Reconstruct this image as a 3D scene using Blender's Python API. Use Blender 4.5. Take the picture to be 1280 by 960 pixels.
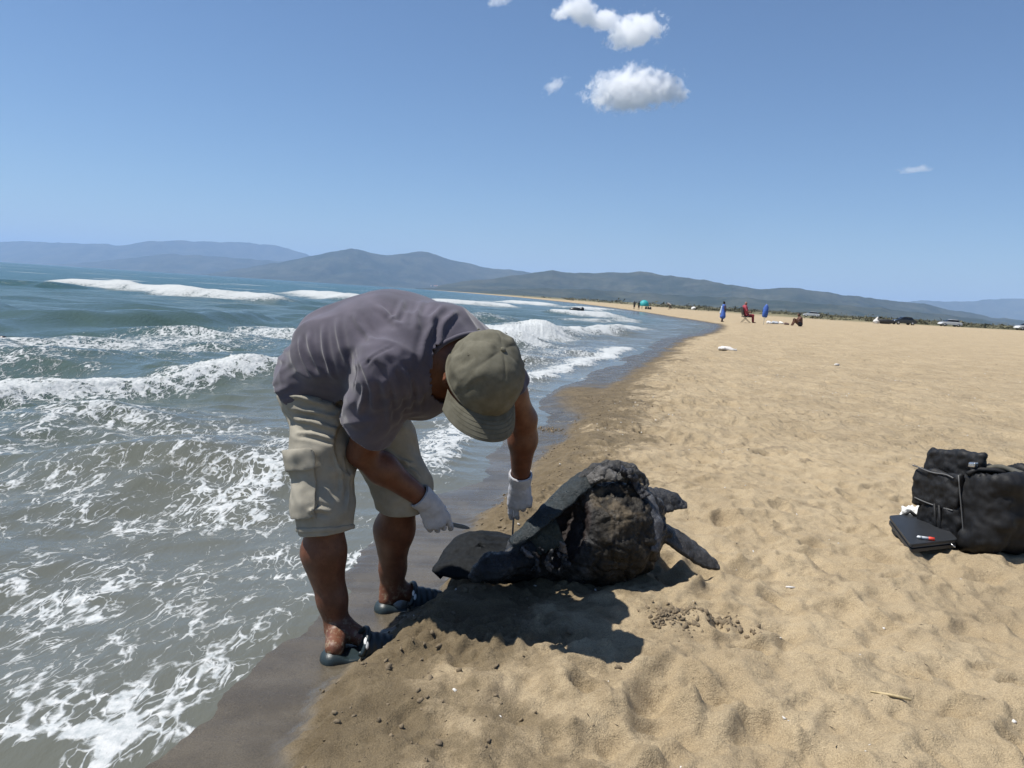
import bpy, bmesh, math, random
import numpy as np
from mathutils import Vector, Matrix, Quaternion

sc = bpy.context.scene
for o in list(bpy.data.objects):
    bpy.data.objects.remove(o)
COL = sc.collection
R = math.radians

# ------------------------------------------------------------------ camera
FPX, ROLL, PITCH, CAMH = 950.0, R(3.7), math.atan(111.0 / 950.0), 1.2
cam_f = np.array([0, math.cos(PITCH), -math.sin(PITCH)])
_r0 = np.array([1.0, 0, 0]); _u0 = np.array([0, math.sin(PITCH), math.cos(PITCH)])
cam_r = _r0 * math.cos(ROLL) + _u0 * math.sin(ROLL)
cam_u = -_r0 * math.sin(ROLL) + _u0 * math.cos(ROLL)
CAM = np.array([0, 0, CAMH])
cd = bpy.data.cameras.new('camera'); camo = bpy.data.objects.new('camera', cd); COL.objects.link(camo)
cd.sensor_width = 36; cd.lens = FPX / 1280 * 36; cd.clip_start = .05; cd.clip_end = 80000
camo.matrix_world = Matrix(((cam_r[0], cam_u[0], -cam_f[0], CAM[0]), (cam_r[1], cam_u[1], -cam_f[1], CAM[1]),
                            (cam_r[2], cam_u[2], -cam_f[2], CAM[2]), (0, 0, 0, 1)))
sc.camera = camo

# ------------------------------------------------------------------ light
SUN_EL, SUN_AZ = R(63), R(-93)          # azimuth from +Y, clockwise
sun_dir = Vector((math.sin(SUN_AZ) * math.cos(SUN_EL), math.cos(SUN_AZ) * math.cos(SUN_EL), math.sin(SUN_EL)))
w = bpy.data.worlds.new('World'); sc.world = w; w.use_nodes = True
nt = w.node_tree; bg = nt.nodes['Background']
sky = nt.nodes.new('ShaderNodeTexSky'); sky.sky_type = 'NISHITA'; sky.sun_disc = False
sky.sun_elevation = SUN_EL; sky.sun_rotation = SUN_AZ
sky.air_density = 1.0; sky.dust_density = .2; sky.ozone_density = 8; sky.altitude = 0
nt.links.new(sky.outputs[0], bg.inputs[0]); bg.inputs[1].default_value = .075
sl = bpy.data.lights.new('sun', 'SUN'); sl.energy = 5.0; sl.angle = R(.53); sl.color = (1, .96, .89)
so = bpy.data.objects.new('sun', sl); COL.objects.link(so)
so.rotation_euler = (-sun_dir).to_track_quat('-Z', 'Y').to_euler()
so.location = (-20, 8, 40)
sc.view_settings.view_transform = 'Standard'; sc.view_settings.look = 'None'
sc.view_settings.exposure = 0.5; sc.view_settings.gamma = 1; sc.view_settings.use_curve_mapping = False
sc.render.engine = 'CYCLES'; sc.cycles.use_denoising = True
sc.cycles.max_bounces = 10; sc.cycles.volume_bounces = 8; sc.cycles.transparent_max_bounces = 8
sc.cycles.caustics_reflective = False; sc.cycles.caustics_refractive = False

# ------------------------------------------------------------------ helpers
def P(px, py, D):
    return CAM + D * (cam_f + (px - 640) / FPX * cam_r + (480 - py) / FPX * cam_u)
def G0(px, py, z=0.0):
    d = cam_f + (px - 640) / FPX * cam_r + (480 - py) / FPX * cam_u
    return CAM + d * ((z - CAMH) / d[2])
def cvec(x, y, dep):
    return x * cam_r + y * cam_u + dep * cam_f
def tag(o, label=None, cat=None, group=None, kind=None):
    if label: o['label'] = label
    if cat: o['category'] = cat
    if group: o['group'] = group
    if kind: o['kind'] = kind
    return o
def empty(name, loc, label=None, cat=None, group=None, rz=0):
    o = bpy.data.objects.new(name, None); COL.objects.link(o)
    o.location = tuple(loc); o.rotation_euler = (0, 0, rz); o.empty_display_size = .1
    return tag(o, label, cat, group)
def mesh_obj(name, V, F, mat=None, parent=None, smooth=True, world=True):
    me = bpy.data.meshes.new(name)
    V = np.asarray(V, dtype=np.float64)
    if parent is not None and world:
        q = parent; off = np.zeros(3)
        while q is not None:
            off += np.array(q.location); q = q.parent
        V = V - off
    if isinstance(F, np.ndarray) and F.ndim == 2:
        n, k = F.shape
        me.vertices.add(len(V)); me.vertices.foreach_set('co', V.astype(np.float32).ravel())
        me.loops.add(n * k); me.loops.foreach_set('vertex_index', F.astype(np.int32).ravel())
        me.polygons.add(n); me.polygons.foreach_set('loop_start', np.arange(n, dtype=np.int32) * k)
        me.update(calc_edges=True)
    else:
        me.from_pydata([tuple(v) for v in V], [], [tuple(f) for f in F]); me.update()
    if smooth:
        me.polygons.foreach_set('use_smooth', np.ones(len(me.polygons), dtype=bool))
    if mat: me.materials.append(mat)
    o = bpy.data.objects.new(name, me); COL.objects.link(o)
    if parent is not None: o.parent = parent
    return o
def attr(o, name, vals):
    a = o.data.attributes.new(name, 'FLOAT', 'POINT'); a.data.foreach_set('value', np.asarray(vals, dtype=np.float32).ravel())
def cattr(o, name, cols):
    a = o.data.attributes.new(name, 'FLOAT_COLOR', 'POINT')
    c = np.ones((len(cols), 4), dtype=np.float32); c[:, :3] = cols
    a.data.foreach_set('color', c.ravel())

# --- noise
def _hash(ix, iy, iz, seed):
    h = (ix.astype(np.int64) * 374761393 + iy.astype(np.int64) * 668265263 + iz.astype(np.int64) * 2147483647 + seed * 974634221) & 0xFFFFFFFF
    h = ((h ^ (h >> 13)) * 1274126177) & 0xFFFFFFFF
    h = ((h ^ (h >> 16)) * 2246822519) & 0xFFFFFFFF
    return h ^ (h >> 15)
_prm = np.random.default_rng(1).permutation(4096).astype(np.int32)
_ang = np.random.default_rng(2).random(4096) * 2 * np.pi
_gxT = np.cos(_ang).astype(np.float32) * 1.5; _gyT = np.sin(_ang).astype(np.float32) * 1.5
def perlin2(x, y, seed=0):
    x = np.asarray(x, dtype=np.float64); y = np.asarray(y, dtype=np.float64)
    ix = np.floor(x); iy = np.floor(y); fx = (x - ix).astype(np.float32); fy = (y - iy).astype(np.float32)
    ix = ix.astype(np.int64).astype(np.int32) + seed * 131; iy = iy.astype(np.int64).astype(np.int32) + seed * 57
    ux = fx * fx * fx * (fx * (fx * 6 - 15) + 10); uy = fy * fy * fy * (fy * (fy * 6 - 15) + 10)
    p0 = _prm[ix & 4095]; p1 = _prm[(ix + 1) & 4095]; y0 = iy; y1 = iy + 1
    def g(p, yy, dx, dy):
        h = _prm[(p + yy) & 4095]
        return _gxT[h] * (fx - np.float32(dx)) + _gyT[h] * (fy - np.float32(dy))
    a = g(p0, y0, 0, 0); a = a + ux * (g(p1, y0, 1, 0) - a)
    c = g(p0, y1, 0, 1); c = c + ux * (g(p1, y1, 1, 1) - c)
    return a + uy * (c - a)
def fbm2(x, y, oct=4, seed=0, gain=.5, lac=2.03):
    s = 0; a = 1.0; f = 1.0
    for i in range(oct):
        s = s + a * perlin2(x * f + 17.3 * i, y * f - 9.1 * i, seed + i); a *= gain; f *= lac
    return s
def perlin3(p, seed=0):
    ip = np.floor(p); f = p - ip; u = f * f * f * (f * (f * 6 - 15) + 10)
    res = 0
    for dx in (0, 1):
        for dy in (0, 1):
            for dz in (0, 1):
                h = _hash(ip[..., 0] + dx, ip[..., 1] + dy, ip[..., 2] + dz, seed)
                a = (h & 0xFFFF) * (2 * np.pi / 65536); zc = ((h >> 16) & 0xFFFF) / 32768.0 - 1; r = np.sqrt(np.maximum(0, 1 - zc * zc))
                d = np.cos(a) * r * (f[..., 0] - dx) + np.sin(a) * r * (f[..., 1] - dy) + zc * (f[..., 2] - dz)
                wx = u[..., 0] if dx else 1 - u[..., 0]; wy = u[..., 1] if dy else 1 - u[..., 1]; wz = u[..., 2] if dz else 1 - u[..., 2]
                res = res + d * wx * wy * wz
    return 1.5 * res
def fbm3(p, oct=3, seed=0, gain=.5):
    s = 0; a = 1.0; f = 1.0
    for i in range(oct):
        s = s + a * perlin3(p * f + 11.7 * i, seed + i); a *= gain; f *= 2.03
    return s
def sstep(a, b, x):
    t = np.clip((x - a) / (b - a), 0, 1); return t * t * (3 - 2 * t)

# --- materials
def new_mat(name):
    m = bpy.data.materials.new(name); m.use_nodes = True
    return m, m.node_tree, m.node_tree.nodes['Principled BSDF']
def N(nt, typ, **kw):
    n = nt.nodes.new(typ)
    for k, v in kw.items():
        if k.startswith('i_'):
            key = k[2:]; key = int(key) if key.isdigit() else key.replace('_', ' ')
            n.inputs[key].default_value = v
        else: setattr(n, k, v)
    return n
def L(nt, a, b): nt.links.new(a, b)
def math_n(nt, op, a, b=None, c=None, clamp=False):
    n = nt.nodes.new('ShaderNodeMath'); n.operation = op; n.use_clamp = clamp
    for i, v in enumerate((a, b, c)):
        if v is None: continue
        if isinstance(v, (int, float)): n.inputs[i].default_value = v
        else: nt.links.new(v, n.inputs[i])
    return n.outputs[0]
def mixc(nt, fac, a, b, mode='MIX'):
    n = nt.nodes.new('ShaderNodeMix'); n.data_type = 'RGBA'; n.blend_type = mode
    for i, v in ((0, fac), (6, a), (7, b)):
        if isinstance(v, (int, float)): n.inputs[i].default_value = v
        elif isinstance(v, tuple): n.inputs[i].default_value = (*v, 1) if len(v) == 3 else v
        else: nt.links.new(v, n.inputs[i])
    return n.outputs[2]
def remap(nt, v, a, b, c=0.0, d=1.0, smooth=True):
    n = nt.nodes.new('ShaderNodeMapRange'); n.interpolation_type = 'SMOOTHSTEP' if smooth else 'LINEAR'
    nt.links.new(v, n.inputs[0])
    for i, q in enumerate((a, b, c, d)): n.inputs[i + 1].default_value = q
    return n.outputs[0]
def noise_n(nt, vec, scale, detail=3, rough=.5, dist=0):
    n = N(nt, 'ShaderNodeTexNoise'); n.inputs['Scale'].default_value = scale; n.inputs['Detail'].default_value = detail
    n.inputs['Roughness'].default_value = rough; n.inputs['Distortion'].default_value = dist
    if vec is not None: L(nt, vec, n.inputs['Vector'])
    return n.outputs['Fac']
def simple(name, col, rough=.7, var=.15, scale=30, bump=.0, bscale=200, metal=0, spec=.5, sheen=0, coat=0, vcol=None):
    m, nt, b = new_mat(name)
    tc = N(nt, 'ShaderNodeTexCoord').outputs['Object']
    n = noise_n(nt, tc, scale, 4, .6)
    if vcol:
        at = N(nt, 'ShaderNodeAttribute', attribute_name=vcol).outputs['Color']
        base = mixc(nt, 1.0, at, (col[0], col[1], col[2]), 'MULTIPLY')
    else:
        base = mixc(nt, 0.0, tuple(col), tuple(col))
    v = remap(nt, n, .25, .75, 1 - var, 1 + var, False)
    vm = N(nt, 'ShaderNodeVectorMath', operation='SCALE'); L(nt, base, vm.inputs[0]); L(nt, v, vm.inputs['Scale'])
    L(nt, vm.outputs[0], b.inputs['Base Color'])
    b.inputs['Roughness'].default_value = rough; b.inputs['Metallic'].default_value = metal
    b.inputs['Specular IOR Level'].default_value = spec
    if sheen: b.inputs['Sheen Weight'].default_value = sheen
    if coat: b.inputs['Coat Weight'].default_value = coat
    if bump:
        bp = N(nt, 'ShaderNodeBump'); bp.inputs['Strength'].default_value = .6; bp.inputs['Distance'].default_value = bump
        L(nt, noise_n(nt, tc, bscale, 3, .6), bp.inputs['Height']); L(nt, bp.outputs[0], b.inputs['Normal'])
    return m

# ------------------------------------------------------------------ sand terrain
def g2(px, py, z=0.05): p = G0(px, py, z); return (p[1], p[0])
_sh = [(-3, -2.0), (.9, -1.0), g2(322, 955, .10), g2(400, 838, .10), g2(470, 785, .10), g2(528, 732, .10), g2(560, 690, .10), g2(596, 632, .10),
       g2(645, 588, .10), g2(700, 530, .10), g2(735, 490, .10), g2(775, 460, .10), g2(815, 438, .10)]
_sh += [(27, 5.6), (38, 9.6), (48, 12.6), (56, 14.6), (66, 15.2), (80, 15.6), (105, 17), (160, 18), (260, 16), (500, 0), (1000, -60), (2000, -190), (4000, -470), (8000, -1200), (30000, -3000)]
_sh = sorted(_sh); SY = np.array([a for a, b in _sh]); SX = np.array([b for a, b in _sh])
def shore_x(y):
    x = np.interp(y, SY, SX)
    near = np.clip(1 - (np.abs(y) - 12) / 40, 0, 1)
    return x + (.05 * perlin2(y * 1.7, y * 0 + .3, 3) + .028 * perlin2(y * 5.1, y * 0 + .7, 4) + .02 * perlin2(y * 14, y * 0 + .2, 5) + .009 * perlin2(y * 41, y * 0 + .4, 6)) * near
def shore_s(x, y):
    e = 0.05 + np.abs(y) * .02
    sl = (np.interp(y + e, SY, SX) - np.interp(y - e, SY, SX)) / (2 * e)
    return (x - shore_x(y)) / np.sqrt(1 + sl * sl)
_bar = G0(725, 495, .02)
def base_h(x, y):
    s = shore_s(x, y)
    sw = s + (.03 * fbm2(x * 6, y * 6, 3, 21) + .016 * fbm2(x * 21, y * 21, 3, 22)) * np.clip(1.3 - np.hypot(x, y) / 12, .3, 1)
    near = np.clip(1 - np.hypot(x, y) / 25, 0, 1)
    k = .017 + .008 * perlin2(y * 1.3, y * 0 + 4.1, 9) + (1 - near) * .4
    sea = .016 + np.minimum(s, 0) * .050 + np.minimum(s + .42, 0) * .16
    sea = np.where(s < -1.2, sea - (np.minimum(s + 1.2, 0) ** 2) * .004, sea); sea = np.maximum(sea, -3)
    sea = sea + .05 * np.exp(-(((x - _bar[0]) / .55) ** 2 + ((y - _bar[1]) / 1.5) ** 2))
    sea = sea + .012 * np.exp(-((s - .05) / .12) ** 2) * 0
    t = np.clip((sw + .02) / (k * 3.2), 0, 1) ** 1.25
    top = .118 + .035 * (1 - np.exp(-np.maximum(s, 0) / 1.2)) + .0016 * np.clip(s, 0, 60)
    h = sea * (1 - t) + top * t
    far = sstep(30, 110, s)
    h = h + far * (.50 + .22 * fbm2(x * .03, y * .03, 3, 40)) + sstep(150, 320, s) * (.7 + .5 * fbm2(x * .02, y * .02, 3, 42))
    return h, s
def axis(lo, hi, step, ratio, start, end):
    a = list(np.arange(lo, hi, step)); st = step; v = a[0]; pre = []
    while v > start: st *= ratio; v -= st; pre.append(v)
    st = step; v = a[-1]; post = []
    while v < end: st *= ratio; v += st; post.append(v)
    return np.array(pre[::-1] + a + post)
gx = axis(-.9, 2.7, .0105, 1.022, -9000, 30000)
gy = axis(1.35, 4.6, .0105, 1.0145, -30, 30000)
X, Y = np.meshgrid(gx, gy)
Hh, S = base_h(X, Y)
RR = np.hypot(X, Y)
dry = sstep(.15, .9, S)
land = sstep(.03, .2, S)
fade = np.clip(1 - (RR - 20) / 200, .0, 1)
lump = .035 * fbm2(X * 1.1, Y * 1.1, 3, 50) + .016 * fbm2(X * 4.3, Y * 4.3, 3, 60) 
Hh += land * fade * (.35 + .65 * dry) * lump
# crusty breakage near the scarp
cr = fbm2(X * 13, Y * 13, 4, 70)
crm = sstep(-.25, .35, fbm2(X * 1.9 + 3, Y * 1.9, 2, 75)) * np.exp(-((S - .35) / .45) ** 2)
Hh += land * crm * np.clip(1 - RR / 14, 0, 1) * .045 * (np.abs(cr) - .25)
Hh += land * np.clip(1 - RR / 9, 0, 1) * (.0016 * fbm2(X * 38, Y * 38, 2, 80) + .0012 * perlin2(X * 75, Y * 75, 90))
rg_ = 1 - 2 * np.abs(fbm2(X * 5.5, Y * 5.5, 4, 85)); Hh += land * (.3 + .7 * dry) * np.clip(1 - RR / 16, 0, 1) * .011 * (rg_ - .3)
Hh += land * np.clip(1 - RR / 8, 0, 1) * .0055 * (1 - 2 * np.abs(fbm2(X * 15, Y * 15, 4, 87, .6)))
# footprints and scuffs
rng = np.random.default_rng(7)
def dent(cx, cy, a, b, ang, dep, rim=.5):
    rr = 2.6 * max(a, b)
    i0, i1 = np.searchsorted(gx, [cx - rr, cx + rr]); j0, j1 = np.searchsorted(gy, [cy - rr, cy + rr])
    if i1 - i0 < 3 or j1 - j0 < 3: return
    xx = X[j0:j1, i0:i1] - cx; yy = Y[j0:j1, i0:i1] - cy
    c, s_ = math.cos(ang), math.sin(ang)
    wob = 1 + .42 * perlin2(xx * 9 + cx * 7, yy * 9 + cy * 5, 5)
    q = np.sqrt(((c * xx + s_ * yy) / a) ** 2 + ((-s_ * xx + c * yy) / b) ** 2) * wob
    Hh[j0:j1, i0:i1] += land[j0:j1, i0:i1] * dep * (-np.exp(-(q ** 2.6) * 1.2) + rim * np.exp(-((q - 1.35) / .35) ** 2))
for i in range(5200):
    y = 1.3 + 36 * rng.random() ** 1.5; x = -1 + rng.random() * (4 + y * 1.1)
    s = shore_s(np.array(x), np.array(y))
    if s < .25: continue
    k = .5 if s < .7 else 1.0
    a = rng.uniform(.045, .13) * (1 + .02 * y); b = a * rng.uniform(.45, .8)
    dent(x, y, a, b, rng.normal(1.2, .9), k * rng.uniform(.007, .030), rng.uniform(.2, .6))
for i in range(420):
    y = 1.35 + 4 * rng.random(); x = -.5 + rng.random() * 4
    if shore_s(np.array(x), np.array(y)) < .2: continue
    a = rng.uniform(.025, .06); dent(x, y, a, a * rng.uniform(.4, .9), rng.uniform(0, 3), rng.uniform(.003, .009), .6)
# shallow hollow where the turtle lies, heaped sand beside it
for (px, py, a, b, dz) in ((700, 735, .36, .22, -.02), (845, 775, .1, .06, .03), (700, 812, .28, .05, .018), (905, 780, .07, .05, .018)):
    c = G0(px, py, .15); q = ((X - c[0]) / a) ** 2 + ((Y - c[1]) / b) ** 2
    Hh += dz * np.exp(-q)
def groundz(x, y):
    i = int(np.clip(np.searchsorted(gx, x) - 1, 0, len(gx) - 2)); j = int(np.clip(np.searchsorted(gy, y) - 1, 0, len(gy) - 2))
    u = (x - gx[i]) / (gx[i + 1] - gx[i]); v = (y - gy[j]) / (gy[j + 1] - gy[j])
    return float((Hh[j, i] * (1 - u) + Hh[j, i + 1] * u) * (1 - v) + (Hh[j + 1, i] * (1 - u) + Hh[j + 1, i + 1] * u) * v)
def ground(px, py):
    z = .15
    for k in range(12):
        p = G0(px, py, z); z = .5 * z + .5 * groundz(p[0], p[1])
    p = G0(px, py, z); return np.array([p[0], p[1], groundz(p[0], p[1])])
nxg, nyg = len(gx), len(gy)
def grid_faces(ny, nx, keep=None):
    a = (np.arange(ny - 1)[:, None] * nx + np.arange(nx - 1)[None, :])
    F = np.stack([a, a + 1, a + nx + 1, a + nx], axis=-1).reshape(-1, 4)
    if keep is not None: F = F[keep.reshape(-1)]
    return F
sand, nt, b = new_mat('beach sand')
tc = N(nt, 'ShaderNodeTexCoord').outputs['Object']
dampA = N(nt, 'ShaderNodeAttribute', attribute_name='damp').outputs['Fac']
wetA = N(nt, 'ShaderNodeAttribute', attribute_name='wet').outputs['Fac']
vegA = N(nt, 'ShaderNodeAttribute', attribute_name='veg').outputs['Fac']
n1 = noise_n(nt, tc, 1.3, 5, .6); n2 = noise_n(nt, tc, 260, 3, .7); n3 = noise_n(nt, tc, 900, 2, .6); n4 = noise_n(nt, tc, 9, 5, .65)
dry_c = mixc(nt, remap(nt, n1, .3, .7), (.345, .270, .168), (.42, .333, .212))
dry_c = mixc(nt, remap(nt, n4, .3, .75), dry_c, mixc(nt, 1.0, dry_c, (.84, .82, .79), 'MULTIPLY'))
damp_c = mixc(nt, remap(nt, n4, .3, .7), (.11, .082, .046), (.17, .13, .076))
dm = math_n(nt, 'ADD', dampA, math_n(nt, 'MULTIPLY', math_n(nt, 'SUBTRACT', n4, .5), .9))
dm = remap(nt, dm, .3, .7)
dry_c = mixc(nt, remap(nt, noise_n(nt, tc, 2.6, 9, .72, .5), .57, .70, 0, .7), dry_c, (.14, .108, .07))
c = mixc(nt, dm, dry_c, damp_c)
c = mixc(nt, wetA, c, mixc(nt, remap(nt, noise_n(nt, tc, 4, 5, .6), .35, .65), (.068, .057, .041), (.098, .083, .060)))
gr = remap(nt, n2, .28, .72, .62, 1.34, False); gr2 = remap(nt, n3, .25, .75, .8, 1.2, False)
vm = N(nt, 'ShaderNodeVectorMath', operation='SCALE'); L(nt, c, vm.inputs[0]); L(nt, math_n(nt, 'MULTIPLY', gr, gr2), vm.inputs['Scale'])
vegc = mixc(nt, remap(nt, noise_n(nt, tc, .12, 6, .7), .35, .65), (.07, .075, .035), (.20, .17, .09))
L(nt, mixc(nt, vegA, vm.outputs[0], vegc), b.inputs['Base Color'])
L(nt, math_n(nt, 'SUBTRACT', .93, math_n(nt, 'MULTIPLY', wetA, remap(nt, noise_n(nt, tc, 3, 5, .6), .3, .7, .55, .78, False))), b.inputs['Roughness'])
b.inputs['Specular IOR Level'].default_value = .35
bp = N(nt, 'ShaderNodeBump'); bp.inputs['Distance'].default_value = .0065; L(nt, remap(nt, wetA, 0, 1, .85, .06, False), bp.inputs['Strength'])
L(nt, math_n(nt, 'ADD', n2, math_n(nt, 'MULTIPLY', noise_n(nt, tc, 38, 6, .68), 2.4)), bp.inputs['Height'])
bp2 = N(nt, 'ShaderNodeBump'); bp2.inputs['Distance'].default_value = .14; bp2.inputs['Strength'].default_value = .8
L(nt, noise_n(nt, tc, 3.6, 7, .62, .4), bp2.inputs['Height']); L(nt, bp.outputs[0], bp2.inputs['Normal'])
far_n = N(nt, 'ShaderNodeMix', data_type='VECTOR'); L(nt, remap(nt, N(nt, 'ShaderNodeAttribute', attribute_name='far').outputs['Fac'], 0, 1), far_n.inputs[0])
L(nt, bp.outputs[0], far_n.inputs[4]); L(nt, bp2.outputs[0], far_n.inputs[5]); L(nt, far_n.outputs[1], b.inputs['Normal'])
beach = mesh_obj('beach', np.stack([X, Y, Hh], -1).reshape(-1, 3), grid_faces(nyg, nxg, ((S[:-1, :-1] > -14) | (Hh[:-1, :-1] > -2.9)) & (X[:-1, :-1] < 4 + 1.05 * np.abs(Y[:-1, :-1])) & (X[:-1, :-1] > -4 - 1.05 * np.abs(Y[:-1, :-1])) & (Y[:-1, :-1] > -8)), sand)
damp = 1.2 * np.exp(-np.maximum(S, 0) / (.72 + .35 * perlin2(Y * .9, Y * 0 + 2, 31))) * (1 + .35 * fbm2(X * 2.3, Y * 2.3, 3, 33))
attr(beach, 'damp', damp); attr(beach, 'wet', (1 - sstep(.02, .06, Hh + .012 * fbm2(X * 2, Y * 2, 3, 34))) * (RR < 400))
attr(beach, 'veg', sstep(24, 60, S + 14 * fbm2(X * .03, Y * .03, 3, 41)) * sstep(165, 200, Y + .35 * X + 15 * fbm2(X * .04, Y * .04, 2, 43))); attr(beach, 'far', sstep(4, 8, RR))
tag(beach, kind='structure')

# ------------------------------------------------------------------ sea
wx = axis(-4.2, .9, .021, 1.03, -30000, 12000); wy = axis(1.3, 9.5, .021, 1.022, -60, 30000)
WX, WY = np.meshgrid(wx, wy)
WS = shore_s(WX, WY)
Z = np.zeros_like(WX); FO = np.zeros_like(WX); WR = np.hypot(WX, WY)
dsea = np.maximum(-WS, 0)
deep = sstep(.2, 9, dsea); calm = sstep(.05, 2.5, dsea)
# swell and chop
rw = np.random.default_rng(11)
for i in range(26):
    lam = .16 * (1.33 ** i) if i < 14 else .5 * 1.2 ** (i - 14)
    th = rw.normal(-.35, .55); amp = .0115 * lam ** .95 * rw.uniform(.6, 1.1)
    k = 2 * np.pi / lam; ph = rw.uniform(0, 7)
    cell = np.maximum(np.gradient(wx)[None, :], 0) + np.gradient(wy)[:, None] * .6
    vis = np.clip(1.4 - cell * 3.2 / lam, 0, 1)
    warp = .35 * perlin2(WX * .5 / lam ** .5, WY * .5 / lam ** .5, 100 + i) * 2
    a = k * (np.sin(th) * WX + np.cos(th) * WY) + ph + warp
    Z += vis * amp * ((1 - np.abs(np.sin(a * .5))) * 2 - .73) * (calm * .85 + .12)
Z -= .002
def crest(pts, h, wb, wf, foam, fw_b, fw_f, end=.5):
    Q = [G0(px, py, 0)[:2] for px, py in pts]
    pad = 3.2 * max(wb, fw_b, fw_f) + end * .4 * np.hypot(*(Q[-1] - Q[0]))
    i0, i1 = np.searchsorted(wx, [min(q[0] for q in Q) - pad, max(q[0] for q in Q) + pad])
    j0, j1 = np.searchsorted(wy, [min(q[1] for q in Q) - pad, max(q[1] for q in Q) + pad])
    sl_ = (slice(j0, j1), slice(i0, i1)); CX = WX[sl_]; CY = WY[sl_]
    if CX.size == 0: return
    best = np.full(CX.shape, 1e9); sn = np.zeros(CX.shape); al = np.zeros(CX.shape); acc = 0; T = sum(np.hypot(*(Q[i + 1] - Q[i])) for i in range(len(Q) - 1))
    for i in range(len(Q) - 1):
        a, b_ = Q[i], Q[i + 1]; d = b_ - a; l = np.hypot(*d); d = d / l
        t = (CX - a[0]) * d[0] + (CY - a[1]) * d[1]; n = -(CX - a[0]) * d[1] + (CY - a[1]) * d[0]
        lo = -1e9 if i == 0 else 0; hi = 1e9 if i == len(Q) - 2 else l
        tc_ = np.clip(t, lo, hi); dist = np.hypot(t - tc_, n)
        m = dist < best; best[m] = dist[m]; sn[m] = (np.sign(n) * dist)[m]; al[m] = (acc + tc_)[m]; acc += l
    u = al / T
    sn = sn + wb * .6 * perlin2(al / (wb * 2.5), al * 0 + h * 30, 120) + wb * .25 * perlin2(al / (wb * .7), al * 0, 121)
    e = sstep(-end * .3, end * .35, u) * (1 - sstep(1 - end * .35, 1 + end * .3, u)) * (1 + .22 * perlin2(al / (wb * 3), al * 0 + 7, 122))
    prof = np.where(sn > 0, np.exp(-(sn / wb) ** 2), np.exp(-(sn / wf) ** 2))
    Z[sl_] += h * e * prof
    f = np.where(sn > 0, np.exp(-(sn / fw_b) ** 2), np.exp(-(sn / fw_f) ** 2))
    rough = fbm2(CX / wb * 2.2, CY / wb * 2.2, 3, 130)
    FO[sl_] = np.maximum(FO[sl_], foam * np.clip(e, 0, 1) * f * (1 + .3 * rough))
    if foam > .8: Z[sl_] += h * (.16 if h < .3 else .07) * foam * e * f * np.abs(fbm2(CX / wb * 7, CY / wb * 7, 4, 131, .65))
crest([(60, 355), (120, 359), (200, 366), (280, 373), (352, 379)], .50, 2.2, 1.0, 1.25, 1.5, 2.0, .25)
crest([(-200, 392), (0, 402), (120, 405), (240, 405), (345, 402)], .26, 1.5, .6, .12, .4, .3, .3)
crest([(345, 402), (420, 410), (470, 408)], .18, 1.2, .5, .2, .4, .3)
crest([(-260, 520), (-100, 505), (0, 492), (90, 487), (190, 478), (290, 468), (380, 455), (450, 445)], .125, .45, .24, .98, .40, .42, .2)
crest([(-300, 450), (-100, 440), (60, 432), (200, 424), (340, 418), (460, 415)], .08, .8, .5, .72, 1.3, 2.4, .2)
crest([(596, 432), (630, 426), (665, 421), (700, 418)], .36, 1.3, .6, 1.25, 1.2, 1.2, .35)
crest([(690, 419), (730, 417), (770, 414), (800, 410)], .16, .8, .4, 1.0, .8, .8, .35)
crest([(690, 392), (730, 394), (768, 396)], .3, 3, 1.5, 1.1, 2.5, 3, .35)
crest([(375, 368), (410, 372), (445, 377)], .5, 3, 1.4, 1.2, 2.5, 3, .35)
crest([(545, 379), (590, 381), (640, 384)], .4, 4, 2, 1.2, 3.5, 4, .35)
crest([(640, 378), (670, 381), (700, 383)], .4, 5, 2, 1.2, 4, 5, .35)
crest([(705, 386), (740, 387), (765, 389)], .3, 4, 2, 1.1, 3.5, 4, .35)
crest([(-60, 352), (10, 356), (60, 360)], .35, 2.5, 1.2, .25, 1, 1, .3)
crest([(700, 401), (750, 402), (795, 401)], .15, 1.5, .8, .8, 1.5, 1.2, .35)
crest([(560, 404), (600, 402), (640, 398)], .22, 2, 1, .5, 1.5, 1.5, .35)
crest([(660, 478), (690, 466), (730, 455), (790, 436)], .05, .35, .16, 1.05, .5, .16, .3)
crest([(540, 600), (560, 560), (600, 520), (660, 486)], .03, .2, .12, .75, .35, .12, .25)
crest([(300, 640), (350, 600), (420, 560), (500, 520)], .035, .2, .12, .6, .5, .2, .3)
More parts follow.
